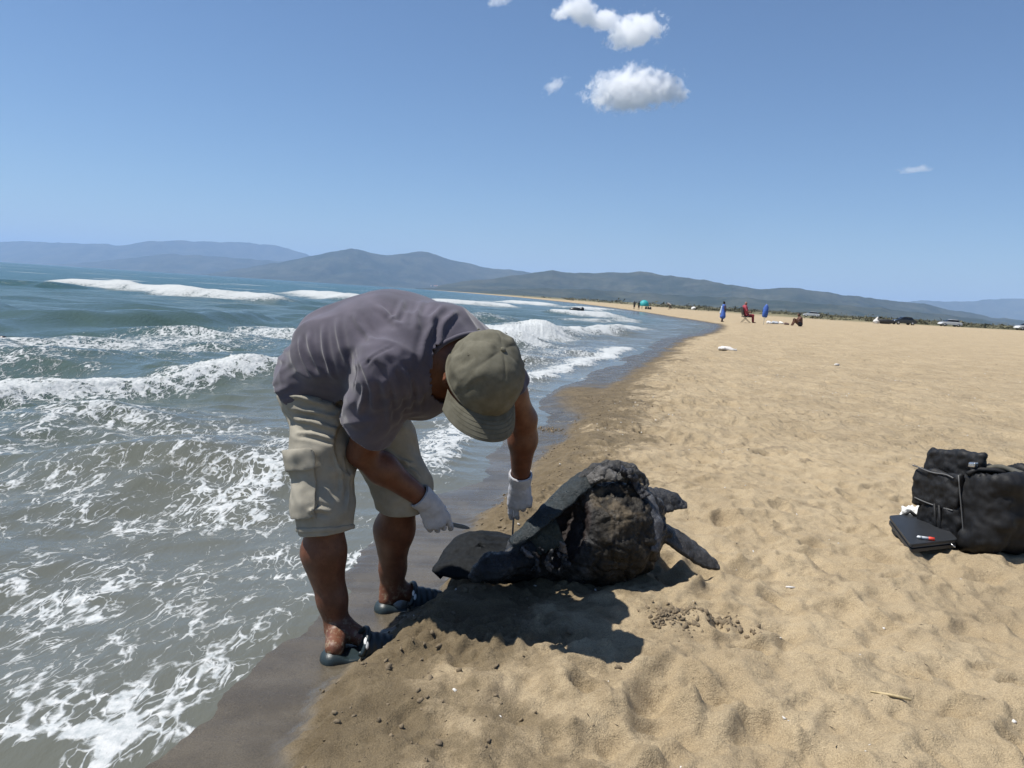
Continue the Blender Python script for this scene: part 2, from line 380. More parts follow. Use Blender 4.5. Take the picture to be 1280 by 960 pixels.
# broad foam fields drifting in the wash (pixels only give directions; they lie on the water)
def patch(px, py, rx, ry, ang, amt):
    global FO
    c_ = G0(px, py, 0); ca, sa = math.cos(ang), math.sin(ang)
    u = (WX - c_[0]) * ca + (WY - c_[1]) * sa; v = -(WX - c_[0]) * sa + (WY - c_[1]) * ca
    FO = np.maximum(FO, amt * np.exp(-((u / rx) ** 2 + (v / ry) ** 2)))
for q in ((60, 640, .8, 1.5, 0, .40), (180, 700, 1.0, .55, .3, .42), (110, 800, .75, .42, .2, .47), (215, 760, .45, .24, .5, .5), (40, 720, .6, .4, 0, .42),
          (250, 590, 1.3, 1.0, .2, .40), (330, 690, .16, .3, .2, .58), (100, 560, 1.6, 1.1, 0, .46), (60, 900, .5, .12, .35, .5), (20, 850, .5, .3, 0, .42),
          (420, 690, .35, .07, .25, .78), (350, 715, .5, .05, .25, .6), (310, 800, .3, .12, .4, .42), (540, 470, 2.0, 2.0, 0, .45), (620, 445, 2, 2.5, 0, .5), (700, 440, 1.6, 2.2, 0, .5),
          (150, 930, .11, .22, -.3, .9), (95, 915, .3, .05, .1, .9), (150, 870, .5, .1, .35, .5), (300, 640, .5, .5, 0, .5), (200, 540, 1.4, .9, 0, .5), (40, 600, 1.0, .9, 0, .45), (250, 850, .3, .12, .5, .5), (180, 640, .9, .8, 0, .42), (90, 740, .8, .6, 0, .48), (60, 520, 2, 1.2, 0, .55), (330, 560, .9, .9, 0, .45), (460, 650, .25, .2, .2, .4)):
    patch(*q)
# whitecaps further out
caps = sstep(.52, .9, fbm2(WX * .05, WY * .16, 3, 140)) * sstep(25, 60, dsea) * (1 - sstep(500, 900, WR))
FO = np.maximum(FO, caps * 1.0)
FO = np.maximum(FO, .62 * np.exp(-((WS + .44 + .10 * perlin2(WY * 1.1, WY * 0, 150)) / .05) ** 2) * (WR < 30) * sstep(-.2, .4, perlin2(WY * .8, WY * 0 + 3, 151)))
keep = (WS[:-1, :-1] < 1.5) & (WX[:-1, :-1] > -5 - 1.1 * np.abs(WY[:-1, :-1])) & (WY[:-1, :-1] > -8)
wat, nt, b = new_mat('sea water')
tc = N(nt, 'ShaderNodeTexCoord').outputs['Object']
fA = N(nt, 'ShaderNodeAttribute', attribute_name='foam').outputs['Fac']
dA = N(nt, 'ShaderNodeAttribute', attribute_name='deep').outputs['Fac']
mp = N(nt, 'ShaderNodeMapping'); mp.inputs['Rotation'].default_value = (0, 0, R(14)); mp.inputs['Scale'].default_value = (1.5, .72, 1); L(nt, tc, mp.inputs[0])
wn = N(nt, 'ShaderNodeTexNoise'); wn.inputs['Scale'].default_value = 3.0; wn.inputs['Detail'].default_value = 4; L(nt, mp.outputs[0], wn.inputs['Vector'])
wv = N(nt, 'ShaderNodeVectorMath', operation='MULTIPLY_ADD'); L(nt, wn.outputs['Color'], wv.inputs[0]); wv.inputs[1].default_value = (.62, .62, .62); L(nt, mp.outputs[0], wv.inputs[2])
def vor(scale, feat='F1'):
    v = N(nt, 'ShaderNodeTexVoronoi', feature=feat); v.inputs['Scale'].default_value = scale; L(nt, wv.outputs[0], v.inputs['Vector']); return v.outputs['Distance']
big = noise_n(nt, mp.outputs[0], 1.5, 3, .55, .4)
fine = noise_n(nt, tc, 26, 5, .7)
blot = noise_n(nt, mp.outputs[0], 5.2, 9, .66, 1.7)
holes = math_n(nt, 'MAXIMUM', remap(nt, vor(9), .10, .42, 0, .16, False), remap(nt, vor(23), .10, .4, 0, .10, False))
net = math_n(nt, 'MAXIMUM', remap(nt, vor(5.0, 'DISTANCE_TO_EDGE'), 0, .15, .27, 0, False), remap(nt, vor(13, 'DISTANCE_TO_EDGE'), 0, .16, .22, 0, False))
msk = math_n(nt, 'ADD', fA, math_n(nt, 'MULTIPLY', math_n(nt, 'SUBTRACT', big, .5), .75))
lev = math_n(nt, 'ADD', math_n(nt, 'ADD', math_n(nt, 'SUBTRACT', math_n(nt, 'ADD', math_n(nt, 'MULTIPLY_ADD', blot, .72, .10), net), holes), math_n(nt, 'MULTIPLY', math_n(nt, 'SUBTRACT', fine, .5), .16)), math_n(nt, 'MULTIPLY', msk, .50))
lace = remap(nt, lev, .66, .84)
solid = remap(nt, math_n(nt, 'ADD', fA, math_n(nt, 'MULTIPLY', math_n(nt, 'SUBTRACT', math_n(nt, 'ADD', math_n(nt, 'MULTIPLY', noise_n(nt, tc, 7, 7, .72), .5), math_n(nt, 'MULTIPLY', noise_n(nt, tc, 1.4, 6, .7, .8), .5)), .5), 2.6)), .80, 1.15)
foam = math_n(nt, 'MULTIPLY', math_n(nt, 'MAXIMUM', lace, solid), remap(nt, fA, .03, .2))
foam = math_n(nt, 'MULTIPLY', foam, .95, clamp=True)
wc = mixc(nt, remap(nt, dA, .0, .35), (.105, .108, .088), (.068, .095, .082))
wc = mixc(nt, remap(nt, dA, .3, 1), wc, (.013, .060, .058))
fcol = mixc(nt, remap(nt, fine, .3, .7), (.33, .36, .37), (.52, .53, .53))
L(nt, mixc(nt, foam, wc, fcol), b.inputs['Base Color'])
L(nt, math_n(nt, 'ADD', math_n(nt, 'MULTIPLY', foam, .75), remap(nt, dA, 0, 1, .07, .2, False)), b.inputs['Roughness'])
b.inputs['IOR'].default_value = 1.33
bp = N(nt, 'ShaderNodeBump'); bp.inputs['Distance'].default_value = .02; L(nt, remap(nt, dA, 0, .4, .4, 1.0, False), bp.inputs['Strength'])
hgt = math_n(nt, 'ADD', noise_n(nt, mp.outputs[0], 9, 5, .6), math_n(nt, 'MULTIPLY', foam, .5)); L(nt, hgt, bp.inputs['Height'])
bp2 = N(nt, 'ShaderNodeBump'); bp2.inputs['Distance'].default_value = .35; L(nt, remap(nt, N(nt, 'ShaderNodeAttribute', attribute_name='far').outputs['Fac'], 0, 1, 0, .8, False), bp2.inputs['Strength'])
mp2 = N(nt, 'ShaderNodeMapping'); mp2.inputs['Scale'].default_value = (.55, 1.3, 1); L(nt, tc, mp2.inputs[0])
L(nt, noise_n(nt, mp2.outputs[0], .8, 7, .65), bp2.inputs['Height']); L(nt, bp.outputs[0], bp2.inputs['Normal']); L(nt, bp2.outputs[0], b.inputs['Normal'])
sea = mesh_obj('sea', np.stack([WX, WY, Z], -1).reshape(-1, 3), grid_faces(len(wy), len(wx), keep), wat)
attr(sea, 'foam', FO); attr(sea, 'deep', deep * .55 + .45 * sstep(8, 60, dsea)); attr(sea, 'far', sstep(8, 40, WR))
tag(sea, kind='structure')

# ------------------------------------------------------------------ hills
def hill_mat(name, c1, c2):
    m, nt, b = new_mat(name)
    tc = N(nt, 'ShaderNodeTexCoord').outputs['Object']
    n = noise_n(nt, tc, .004, 8, .7); n2_ = noise_n(nt, tc, .03, 5, .7)
    c = mixc(nt, remap(nt, n, .38, .66), c1, c2); c = mixc(nt, remap(nt, n2_, .35, .7), mixc(nt, 1.0, c, (.6, .62, .65), 'MULTIPLY'), c)
    L(nt, c, b.inputs['Base Color']); b.inputs['Roughness'].default_value = .95; b.inputs['Specular IOR Level'].default_value = .075
    return m
HM = hill_mat('pine covered hills', (.024, .036, .023), (.075, .078, .052))
def hills(name, prof, dist, dep_f, dep_b, seed, rug):
    px = np.array([p[0] for p in prof], float); py = np.array([p[1] for p in prof], float)
    cols = np.arange(px[0], px[-1] + .1, 2.0)
    top = np.interp(cols, px, py)
    jit = fbm2(cols * .035, cols * 0 + seed, 4, seed) * 1.5
    top = top + jit * sstep(0, 20, cols - cols[0])
    nr = 46; V = np.zeros((nr, len(cols), 3))
    for c_i, (cx, ty) in enumerate(zip(cols, top)):
        D = dist * (1 + .06 * math.sin(cx * .013 + seed))
        p = P(cx, ty, D); V[:, c_i, 0] = p[0]; V[:, c_i, 1] = p[1]; V[:, c_i, 2] = max(p[2], 6)
    xs = V[0, :, 0].copy(); ys = V[0, :, 1].copy(); zs = V[0, :, 2].copy()
    ridge = nr * 2 // 3
    for r in range(nr):
        t = (r / ridge) if r <= ridge else 1 - (r - ridge) / (nr - 1 - ridge)
        off = -dep_f * (1 - t) if r <= ridge else dep_b * (1 - t)
        k = 1 + off / np.hypot(xs, ys)
        V[r, :, 0] = xs * k; V[r, :, 1] = ys * k
        nn = fbm2(V[r, :, 0] / rug, V[r, :, 1] / rug, 5, seed + 5)
        shape = t ** 1.15
        V[r, :, 2] = zs * shape * (1 + .8 * np.minimum(nn, .12) * (1 - t) * (t > 0)) - 4 * (1 - t)
    o = mesh_obj(name, V.reshape(-1, 3), grid_faces(nr, len(cols)), HM)
    return tag(o, kind='structure')
hills('hills', [(-260, 300), (-100, 305), (0, 302), (40, 301.5), (60, 303), (100, 304), (150, 306.5), (185, 302), (230, 300.5), (290, 303), (335, 305), (360, 310), (385, 319), (420, 335), (450, 352), (470, 357)], 15000, 1700, 2500, 3, 900)
hills('hills', [(60, 332), (150, 324), (200, 318), (250, 319), (330, 325), (400, 331), (470, 345), (520, 358)], 11500, 1200, 1500, 8, 700)
hills('hills', [(250, 344), (300, 336), (350, 328), (390, 320), (415, 314), (440, 311), (465, 316), (490, 319), (515, 315), (535, 315), (560, 324), (600, 333), (650, 339), (720, 347), (800, 362), (880, 383)], 8500, 1300, 2200, 12, 520)
hills('hills', [(520, 362), (580, 352), (640, 345), (690, 338), (720, 342), (760, 341), (800, 339), (830, 344), (880, 350), (920, 357), (950, 362), (990, 359), (1030, 365), (1070, 371), (1100, 374), (1140, 378), (1190, 387), (1240, 396), (1290, 402)], 5200, 950, 1500, 17, 360)
hills('hills', [(600, 364), (680, 360), (740, 362), (800, 366), (860, 370), (930, 372), (1000, 378), (1060, 382), (1130, 388), (1200, 396), (1260, 403)], 3600, 520, 600, 29, 220)
hills('hills', [(1000, 386), (1060, 381), (1110, 378), (1150, 376), (1200, 377), (1240, 374), (1290, 372), (1400, 371), (1520, 380)], 12500, 1300, 2500, 23, 800)

# ------------------------------------------------------------------ haze
def box(name, lo, hi, mat):
    x0, y0, z0 = lo; x1, y1, z1 = hi
    V = [(x, y, z) for z in (z0, z1) for y in (y0, y1) for x in (x0, x1)]
    F = [(0, 2, 3, 1), (4, 5, 7, 6), (0, 1, 5, 4), (2, 6, 7, 3), (0, 4, 6, 2), (1, 3, 7, 5)]
    return mesh_obj(name, V, F, mat, smooth=False)
hz = bpy.data.materials.new('haze'); hz.use_nodes = True; nt = hz.node_tree
nt.nodes.remove(nt.nodes['Principled BSDF'])
pv = nt.nodes.new('ShaderNodeVolumePrincipled'); pv.inputs['Color'].default_value = (.47, .67, 1.0, 1); pv.inputs['Density'].default_value = 7.0e-5; pv.inputs['Anisotropy'].default_value = .075
L(nt, pv.outputs[0], nt.nodes['Material Output'].inputs['Volume'])
hzo = box('haze', (-33000, -400, -40), (33000, 31000, 900), hz); tag(hzo, kind='stuff')
# ------------------------------------------------------------------ distance-field modelling kit
def seg(p, a, b):
    a = np.asarray(a, np.float32); b = np.asarray(b, np.float32); d = b - a; l2 = float(d @ d) + 1e-12
    t = np.clip(((p - a) @ d) / l2, 0, 1)
    q = p - a - t[..., None] * d
    return np.sqrt(np.einsum('...i,...i->...', q, q)), t
def rc(p, a, b, ra, rb):
    d, t = seg(p, a, b); return d - (ra + (rb - ra) * t)
def ell(p, c, axes, rad):
    q = p - np.asarray(c, np.float32); A = np.asarray(axes, np.float32)
    u = q @ A.T / np.asarray(rad, np.float32)
    k = np.sqrt(np.einsum('...i,...i->...', u, u)) + 1e-6
    return (k - 1) * float(np.min(rad)) * .5 + (k - 1) * .5 * np.sqrt(np.einsum('...i,...i->...', q, q)) / k
def rbox(p, c, axes, half, r):
    q = np.abs((p - np.asarray(c, np.float32)) @ np.asarray(axes, np.float32).T) - (np.asarray(half, np.float32) - r)
    return np.sqrt(np.sum(np.maximum(q, 0) ** 2, -1)) + np.minimum(np.max(q, -1), 0) - r
def smin(a, b, k):
    h = np.clip(.5 + .5 * (b - a) / k, 0, 1); return b + (a - b) * h - k * h * (1 - h)
def chain(p, pts, rad, k=.03, d=None):
    for i in range(len(pts) - 1):
        e = rc(p, pts[i], pts[i + 1], rad[i], rad[i + 1]); d = e if d is None else smin(d, e, k)
    return d
_CORN = np.array([[i, j, k] for i in (0, 1) for j in (0, 1) for k in (0, 1)])
_EDG = [(a, b) for a in range(8) for b in range(a + 1, 8) if np.abs(_CORN[a] - _CORN[b]).sum() == 1]
def snets(fn, lo, hi, h, smooth=1):
    lo = np.asarray(lo, float) - 2 * h; hi = np.asarray(hi, float) + 2 * h
    n = np.ceil((hi - lo) / h).astype(int) + 1
    ax = [lo[i] + h * np.arange(n[i]) for i in range(3)]
    p = np.stack(np.meshgrid(*ax, indexing='ij'), -1).astype(np.float32)
    f = fn(p).astype(np.float64); del p
    s = f < 0
    c = np.zeros(n - 1, np.int8)
    for o in _CORN: c += s[o[0]:n[0] - 1 + o[0], o[1]:n[1] - 1 + o[1], o[2]:n[2] - 1 + o[2]]
    act = np.argwhere((c > 0) & (c < 8))
    idx = -np.ones(n - 1, np.int64); idx[tuple(act.T)] = np.arange(len(act))
    cv = np.stack([f[act[:, 0] + o[0], act[:, 1] + o[1], act[:, 2] + o[2]] for o in _CORN], 1)
    acc = np.zeros((len(act), 3)); cnt = np.zeros(len(act))
    for a, b in _EDG:
        m = (cv[:, a] < 0) != (cv[:, b] < 0); t = cv[m, a] / (cv[m, a] - cv[m, b])
        acc[m] += _CORN[a] + t[:, None] * (_CORN[b] - _CORN[a]); cnt[m] += 1
    V = lo + h * (act + acc / cnt[:, None])
    F = []
    for d in range(3):
        u, v = (d + 1) % 3, (d + 2) % 3
        sl0 = [slice(1, -1)] * 3; sl1 = [slice(1, -1)] * 3
        sl0[d] = slice(0, -1); sl1[d] = slice(1, None)
        a = s[tuple(sl0)]; b = s[tuple(sl1)]
        e = np.argwhere(a != b)
        if not len(e): continue
        inside = a[tuple(e.T)]
        base = e.copy(); off = np.ones(3, int); off[d] = 0; base = base + off
        def cell(du, dv):
            q = base.copy(); q[:, u] += du; q[:, v] += dv; return idx[tuple(q.T)]
        quad = np.stack([cell(-1, -1), cell(0, -1), cell(0, 0), cell(-1, 0)], 1)
        quad[~inside] = quad[~inside][:, ::-1]
        F.append(quad)
    F = np.concatenate(F)
    for _ in range(smooth): V = relax(V, F)
    return V, F
def relax(V, F, w=.5):
    n = len(V); S_ = np.zeros((n, 3)); c = np.zeros(n)
    for i in range(F.shape[1]):
        a = F[:, i]; b = F[:, (i + 1) % F.shape[1]]
        for k in range(3): S_[:, k] += np.bincount(a, V[b, k], n) + np.bincount(b, V[a, k], n)
        c += np.bincount(a, minlength=n) + np.bincount(b, minlength=n)
    return V * (1 - w) + w * S_ / np.maximum(c, 1)[:, None]
def vnormals(V, F):
    fn = np.cross(V[F[:, 2]] - V[F[:, 0]], V[F[:, 3]] - V[F[:, 1]]); n = np.zeros_like(V)
    for i in range(F.shape[1]):
        for k in range(3): n[:, k] += np.bincount(F[:, i], fn[:, k], len(V))
    return n / (np.linalg.norm(n, axis=1)[:, None] + 1e-12)
def subset(V, F, keep):
    F2 = F[keep]; used = np.unique(F2); mp = -np.ones(len(V), int); mp[used] = np.arange(len(used))
    return V[used], mp[F2]
def clip_plane(o, co, no, near=None, rad=None):
    """cut the mesh of o with a plane (world coordinates), removing what lies on the +no side"""
    off = np.zeros(3); q = o
    while q is not None: off += np.array(q.location); q = q.parent
    bm = bmesh.new(); bm.from_mesh(o.data)
    co = Vector(co - off); no = Vector(no).normalized()
    if near is None: g = bm.verts[:] + bm.edges[:] + bm.faces[:]
    else:
        nr = Vector(np.asarray(near) - off)
        fs = [f for f in bm.faces if (f.calc_center_median() - nr).length < rad]
        es = {e for f in fs for e in f.edges}; vs = {v for f in fs for v in f.verts}
        g = list(vs) + list(es) + fs
    bmesh.ops.bisect_plane(bm, geom=g, plane_co=co, plane_no=no, clear_outer=True)
    # drop loose islands far smaller than the main piece
    seen = set(); comps = []
    for f in bm.faces:
        if f.index in seen and False: pass
    bm.to_mesh(o.data); bm.free(); o.data.update()
def solidify(o, th, off=-1):
    m = o.modifiers.new('thickness', 'SOLIDIFY'); m.thickness = th; m.offset = off; return o
def unit(v): v = np.asarray(v, float); return v / np.linalg.norm(v)
def bbox(pts, pad): pts = np.array(pts); return pts.min(0) - pad, pts.max(0) + pad
def tube_mesh(pts, rad, sides=8, closed=False):
    pts = [np.asarray(p, float) for p in pts]; n = len(pts); V = []; F = []
    if np.isscalar(rad): rad = [rad] * n
    prev = None
    for i, p in enumerate(pts):
        a = pts[(i - 1) % n] if (i > 0 or closed) else p; b = pts[(i + 1) % n] if (i < n - 1 or closed) else p
        t = unit(b - a)
        if prev is None: prev = unit(np.cross(t, [0, 0, 1] if abs(t[2]) < .9 else [1, 0, 0]))
        u = unit(prev - t * (prev @ t)); v = np.cross(t, u); prev = u
        for k in range(sides):
            an = 2 * math.pi * k / sides; V.append(p + rad[i] * (math.cos(an) * u + math.sin(an) * v))
    for i in range(n if closed else n - 1):
        for k in range(sides):
            a = i * sides + k; b = i * sides + (k + 1) % sides; c = ((i + 1) % n) * sides
            F.append((a, b, c + (k + 1) % sides, c + k))
    if not closed:
        F.append(tuple(range(sides))[::-1]); F.append(tuple((n - 1) * sides + k for k in range(sides)))
    return V, F
def tube(name, pts, rad, mat, parent=None, sides=8, closed=False):
    V, F = tube_mesh(pts, rad, sides, closed); return mesh_obj(name, V, F, mat, parent)
# ------------------------------------------------------------------ the man bending over the turtle
pj = {}
def J(n, px, py, D): pj[n] = P(px, py, D)
J('pel', 414, 476, 2.60); J('lum', 447, 442, 2.52); J('tho', 497, 432, 2.48); J('upp', 548, 446, 2.41)
J('hipR', 406, 494, 2.53); J('hipL', 450, 498, 2.68)
J('shR', 482, 462, 2.26); J('shL', 616, 452, 2.52)
J('elR', 452, 566, 2.46); J('wrR', 535, 628, 2.60)
J('elL', 655, 524, 2.68); J('wrL', 650, 604, 2.84)
J('knR', 405, 634, 2.47); J('caR', 406, 690, 2.50); J('loR', 415, 748, 2.52); J('anR', 422, 786, 2.53)
J('knL', 503, 606, 2.66); J('caL', 494, 662, 2.74); J('loL', 491, 710, 2.81); J('anL', 489, 735, 2.84)
pj['heR'] = G0(413, 818, .03); pj['heL'] = G0(479, 756, .03)
toeR = unit(np.array([.93, .36, 0])); toeL = unit(np.array([.93, .36, 0]))
hc = P(602, 473, 2.25)                                    # skull centre
hu = unit(cvec(.42, .52, -.74)); hf0 = cvec(.14, -.86, -.48); hf = unit(hf0 - hu * (hf0 @ hu)); hr = np.cross(hf, hu)
if hr @ cam_r > 0: hr = -hr                                # side of the visible ear
man_root = np.array([*(.5 * (pj['heR'] + pj['heL']))[:2], 0.0])
man = empty('person', man_root, 'man in grey shirt, beige cargo shorts and cap bending over the turtle in white gloves', 'person')
latP = unit(pj['hipL'] - pj['hipR']); latS = unit(pj['shL'] - pj['shR'])
def spine_pts():
    out = []
    sp = ['pel', 'lum', 'tho', 'upp']; w_ = [.075, .085, .095, .09]; r_ = [.118, .132, .147, .128]
    for i, n in enumerate(sp):
        l = unit(latP * (1 - i / 3) + latS * (i / 3)); out.append((pj[n], l, w_[i], r_[i]))
    return out
SP = spine_pts()
def torso(p, g=0.0, k=.09):
    d = chain(p, [a for a, l, w_, r in SP], [r + g for a, l, w_, r in SP], .06)
    for s in (-1, 1):
        d = smin(d, chain(p, [a + s * l * w_ for a, l, w_, r in SP], [r * .9 + g for a, l, w_, r in SP], .06), k)
    # shoulder mass
    d = smin(d, chain(p, [pj['upp'] - latS * .05, pj['shR'] + latS * .03], [.11 + g, .072 + g], .05), .07)
    d = smin(d, chain(p, [pj['upp'] + latS * .05, pj['shL'] - latS * .03], [.11 + g, .072 + g], .05), .07)
    belly = P(470, 478, 2.50)
    d = smin(d, rc(p, belly, P(520, 482, 2.42), .105 + g, .10 + g), .08)
    return d
neckb = P(566, 436, 2.36); skb = hc - hf * .035 - hu * .055
def head(p):
    d = ell(p, hc + hu * .005, [hr, hf, hu], [.085, .106, .105])
    d = smin(d, rc(p, hc + hf * .045 - hu * .03, hc + hf * .06 - hu * .105, .062, .045), .03)        # face and jaw
    d = smin(d, rc(p, hc - hu * .04, hc + hf * .02 - hu * .1, .07, .05), .03)
    d = smin(d, rc(p, hc + hf * .098 - hu * .005, hc + hf * .122 - hu * .042, .010, .015), .012)     # nose
    d = smin(d, rc(p, hc + hf * .086 + hu * .008 - hr * .035, hc + hf * .086 + hu * .008 + hr * .035, .012, .012), .012)  # brow
    d = smin(d, rc(p, hc + hf * .094 - hu * .072 - hr * .022, hc + hf * .094 - hu * .072 + hr * .022, .008, .008), .008)  # lips
    for s in (-1, 1):
        e = hc + hr * s * .088 - hu * .022 - hf * .008
        ea = unit(hr * s * .8 - hf * .45)
        d = smin(d, ell(p, e + ea * .010, [ea, unit(np.cross(hu, ea)), hu], [.017, .021, .034]), .008)
        d = np.maximum(d, -(ell(p, e + ea * .026 + hf * .004, [ea, unit(np.cross(hu, ea)), hu], [.014, .010, .018])))
    return d
def legs(p):
    d = None
    for s in 'RL':
        q = chain(p, [pj['hip' + s], pj['kn' + s]], [.078, .066], .03)
        q = smin(q, chain(p, [pj['kn' + s], pj['ca' + s], pj['lo' + s], pj['an' + s]], [.062, .064, .044, .041], .04), .03)
        back = unit(np.cross(pj['kn' + s] - pj['an' + s], [0, 1, 0])); back = back if back[0] < 0 else -back
        q = smin(q, rc(p, pj['ca' + s] + back * .018, .5 * (pj['ca' + s] + pj['lo' + s]) + back * .012, .055, .045), .03)
        t = toeR if s == 'R' else toeL; he = pj['he' + s]
        q = smin(q, chain(p, [pj['an' + s], he + np.array([0, 0, .018]) + t * .012], [.038, .031], .03), .02)
        q = smin(q, rc(p, pj['an' + s] + t * .02, he + t * .17 + np.array([0, 0, .0]), .038, .022), .025)
        d = q if d is None else np.minimum(d, q)
    return d
def arms(p):
    d = None
    for s in 'RL':
        q = chain(p, [pj['sh' + s], .5 * (pj['sh' + s] + pj['el' + s]), pj['el' + s]], [.062, .056, .046], .04)
        m = pj['el' + s] * .7 + pj['wr' + s] * .3
        q = smin(q, chain(p, [pj['el' + s], m, pj['wr' + s]], [.045, .050, .030], .03), .02)
        d = q if d is None else np.minimum(d, q)
    return d
def body_f(p):
    d = torso(p, -.02); d = smin(d, chain(p, [neckb - .05 * unit(skb - neckb), neckb, skb], [.075, .070, .068], .03), .05)
    d = smin(d, head(p), .03); d = smin(d, arms(p), .03); d = smin(d, legs(p), .03); return d
skin, nt, b = new_mat('tanned skin')
tc = N(nt, 'ShaderNodeTexCoord').outputs['Object']
c = mixc(nt, remap(nt, noise_n(nt, tc, 22, 5, .65), .35, .7), (.098, .036, .018), (.15, .059, .031))
mpk = N(nt, 'ShaderNodeMapping'); mpk.inputs['Scale'].default_value = (300, 300, 70); L(nt, tc, mpk.inputs[0])
c = mixc(nt, remap(nt, noise_n(nt, mpk.outputs[0], 1.0, 3, .6, .8), .56, .70, 0, .55), c, (.05, .02, .012))
c = mixc(nt, remap(nt, noise_n(nt, tc, 5, 4, .6), .5, .75, 0, .35), c, (.17, .06, .036))
sz = N(nt, 'ShaderNodeSeparateXYZ'); L(nt, tc, sz.inputs[0])
c = mixc(nt, math_n(nt, 'MULTIPLY', remap(nt, sz.outputs[2], .16, .02), remap(nt, noise_n(nt, tc, 60, 4, .7), .5, .62)), c, (.26, .20, .13))
L(nt, c, b.inputs['Base Color']); b.inputs['Roughness'].default_value = .48; b.inputs['Specular IOR Level'].default_value = .4
b.inputs['Subsurface Weight'].default_value = .08; b.inputs['Subsurface Radius'].default_value = (.01, .004, .002); b.inputs['Subsurface Scale'].default_value = .5
bp = N(nt, 'ShaderNodeBump'); bp.inputs['Strength'].default_value = .4; bp.inputs['Distance'].default_value = .0015
L(nt, noise_n(nt, tc, 240, 4, .7), bp.inputs['Height']); L(nt, bp.outputs[0], b.inputs['Normal'])
allp = list(pj.values()) + [hc + hu * .1, hc + hf * .14]
lo, hi = bbox(allp, .17); lo[2] = -.02
V, F = snets(body_f, lo, hi, .0085, 2)
body = mesh_obj('body', V, F, skin, man)

# hair stubble at the nape and over the ear
def hair_f(p):
    d = np.minimum(ell(p, hc + hu * .005, [hr, hf, hu], [.089, .110, .108]), rc(p, hc - hf * .02, skb, .086, .074) + .0)
    q = p - hc.astype(np.float32); uu = q @ hu.astype(np.float32); ff = q @ hf.astype(np.float32)
    return np.maximum(np.maximum(d, uu - .03), np.maximum(ff + .012 - uu * .2, -uu - .075))
V, F = snets(hair_f, *bbox([hc], .13), .005, 1)
nrm = vnormals(V, F); V = V + nrm * (.003 * fbm3(V * 160, 2, 5))[:, None]
mesh_obj('hair', V, F, simple('grey hair', (.33, .31, .29), .8, .5, 260, .003, 500), man)

# shirt
shirt_m, nt, b = new_mat('grey jersey')
tc = N(nt, 'ShaderNodeTexCoord').outputs['Object']
c = mixc(nt, remap(nt, noise_n(nt, tc, 9, 4, .6), .35, .7), (.064, .058, .077), (.09, .080, .104))
L(nt, c, b.inputs['Base Color']); b.inputs['Roughness'].default_value = .88; b.inputs['Specular IOR Level'].default_value = .25; b.inputs['Sheen Weight'].default_value = .25
bp = N(nt, 'ShaderNodeBump'); bp.inputs['Strength'].default_value = .35; bp.inputs['Distance'].default_value = .001
L(nt, noise_n(nt, tc, 600, 2, .6), bp.inputs['Height']); L(nt, bp.outputs[0], b.inputs['Normal'])
def sleeve_end(s, t): return pj['sh' + s] + t * (pj['el' + s] - pj['sh' + s])
def shirt_f(p):
    d = torso(p, .0)
    d = smin(d, chain(p, [neckb - .06 * unit(skb - neckb), neckb + .05 * unit(skb - neckb)], [.09, .084], .03), .05)
    for s in 'RL':
        d = smin(d, chain(p, [pj['sh' + s], sleeve_end(s, .45), sleeve_end(s, .95 if s == 'R' else .62)], [.084, .083, .085] if s == 'R' else [.075, .072, .072], .03), .035)
    tail = P(402, 488, 2.60)
    d = smin(d, rc(p, pj['pel'] - latP * .05, tail - latP * .05, .116, .112), .05); d = smin(d, rc(p, pj['pel'] + latP * .05, tail + latP * .05, .116, .112), .05)
    return d
lo, hi = bbox([pj[k] for k in ('pel', 'lum', 'tho', 'upp', 'shR', 'shL', 'elR', 'elL')] + [P(383, 482, 2.58)], .23)
V, F = snets(shirt_f, lo, hi, .0065, 3)
nrm = vnormals(V, F)
def creases(V, nrm, lines, w_, amp):
    """raised cloth folds with a valley beside them, along lines traced on the surface that faces the camera"""
    q = V - CAM; dz = q @ cam_f; pu = 640 + FPX * (q @ cam_r) / dz; pv_ = 480 - FPX * (q @ cam_u) / dz
    fr = np.sum(nrm * q, 1) < 0; ids = np.where(fr)[0]; out = np.zeros(len(V)); Vf = V.astype(np.float32)
    for ln_ in lines:
        t = np.linspace(0, len(ln_) - 1, 5 * (len(ln_) - 1) + 1); k = np.arange(len(ln_))
        xs = np.interp(t, k, [a for a, b_ in ln_]); ys = np.interp(t, k, [b_ for a, b_ in ln_]); pts = []
        for x, y in zip(xs, ys):
            dd = (pu[ids] - x) ** 2 + (pv_[ids] - y) ** 2; c_ = ids[dd < dd.min() + 4]; pts.append(V[c_[np.argmin(dz[c_])]])
        pts = np.array(pts)
        for _ in range(2): pts[1:-1] = .5 * pts[1:-1] + .25 * (pts[:-2] + pts[2:])
        best = np.full(len(V), 9.0); u = np.zeros(len(V))
        near = np.linalg.norm(V - pts.mean(0), axis=1) < .1 + np.linalg.norm(pts - pts.mean(0), axis=1).max()
        bn = best[near]; un = u[near]
        for i in range(len(pts) - 1):
            d_, t_ = seg(Vf[near], pts[i], pts[i + 1]); m_ = d_ < bn; bn[m_] = d_[m_]; un[m_] = ((i + t_) / (len(pts) - 1))[m_]
        prof = np.exp(-(bn / w_) ** 2) - .55 * np.exp(-((bn - 2.0 * w_) / w_) ** 2)
        out[near] += amp * prof * sstep(0, .25, un) * (1 - sstep(.8, 1.0, un)) 
    return out
axs = unit(pj['upp'] - pj['pel']); ups = unit(np.cross(latS, axs)); 
def ridged(n): return 1 - np.abs(n) * 1.8
q = V - pj['pel']; a_ = q @ axs; l_ = q @ unit(latP + latS); u_ = q @ ups
fan = np.stack([a_ * 3.2 + l_ * 3.5, l_ * 15 - a_ * 9, u_ * 9], -1)
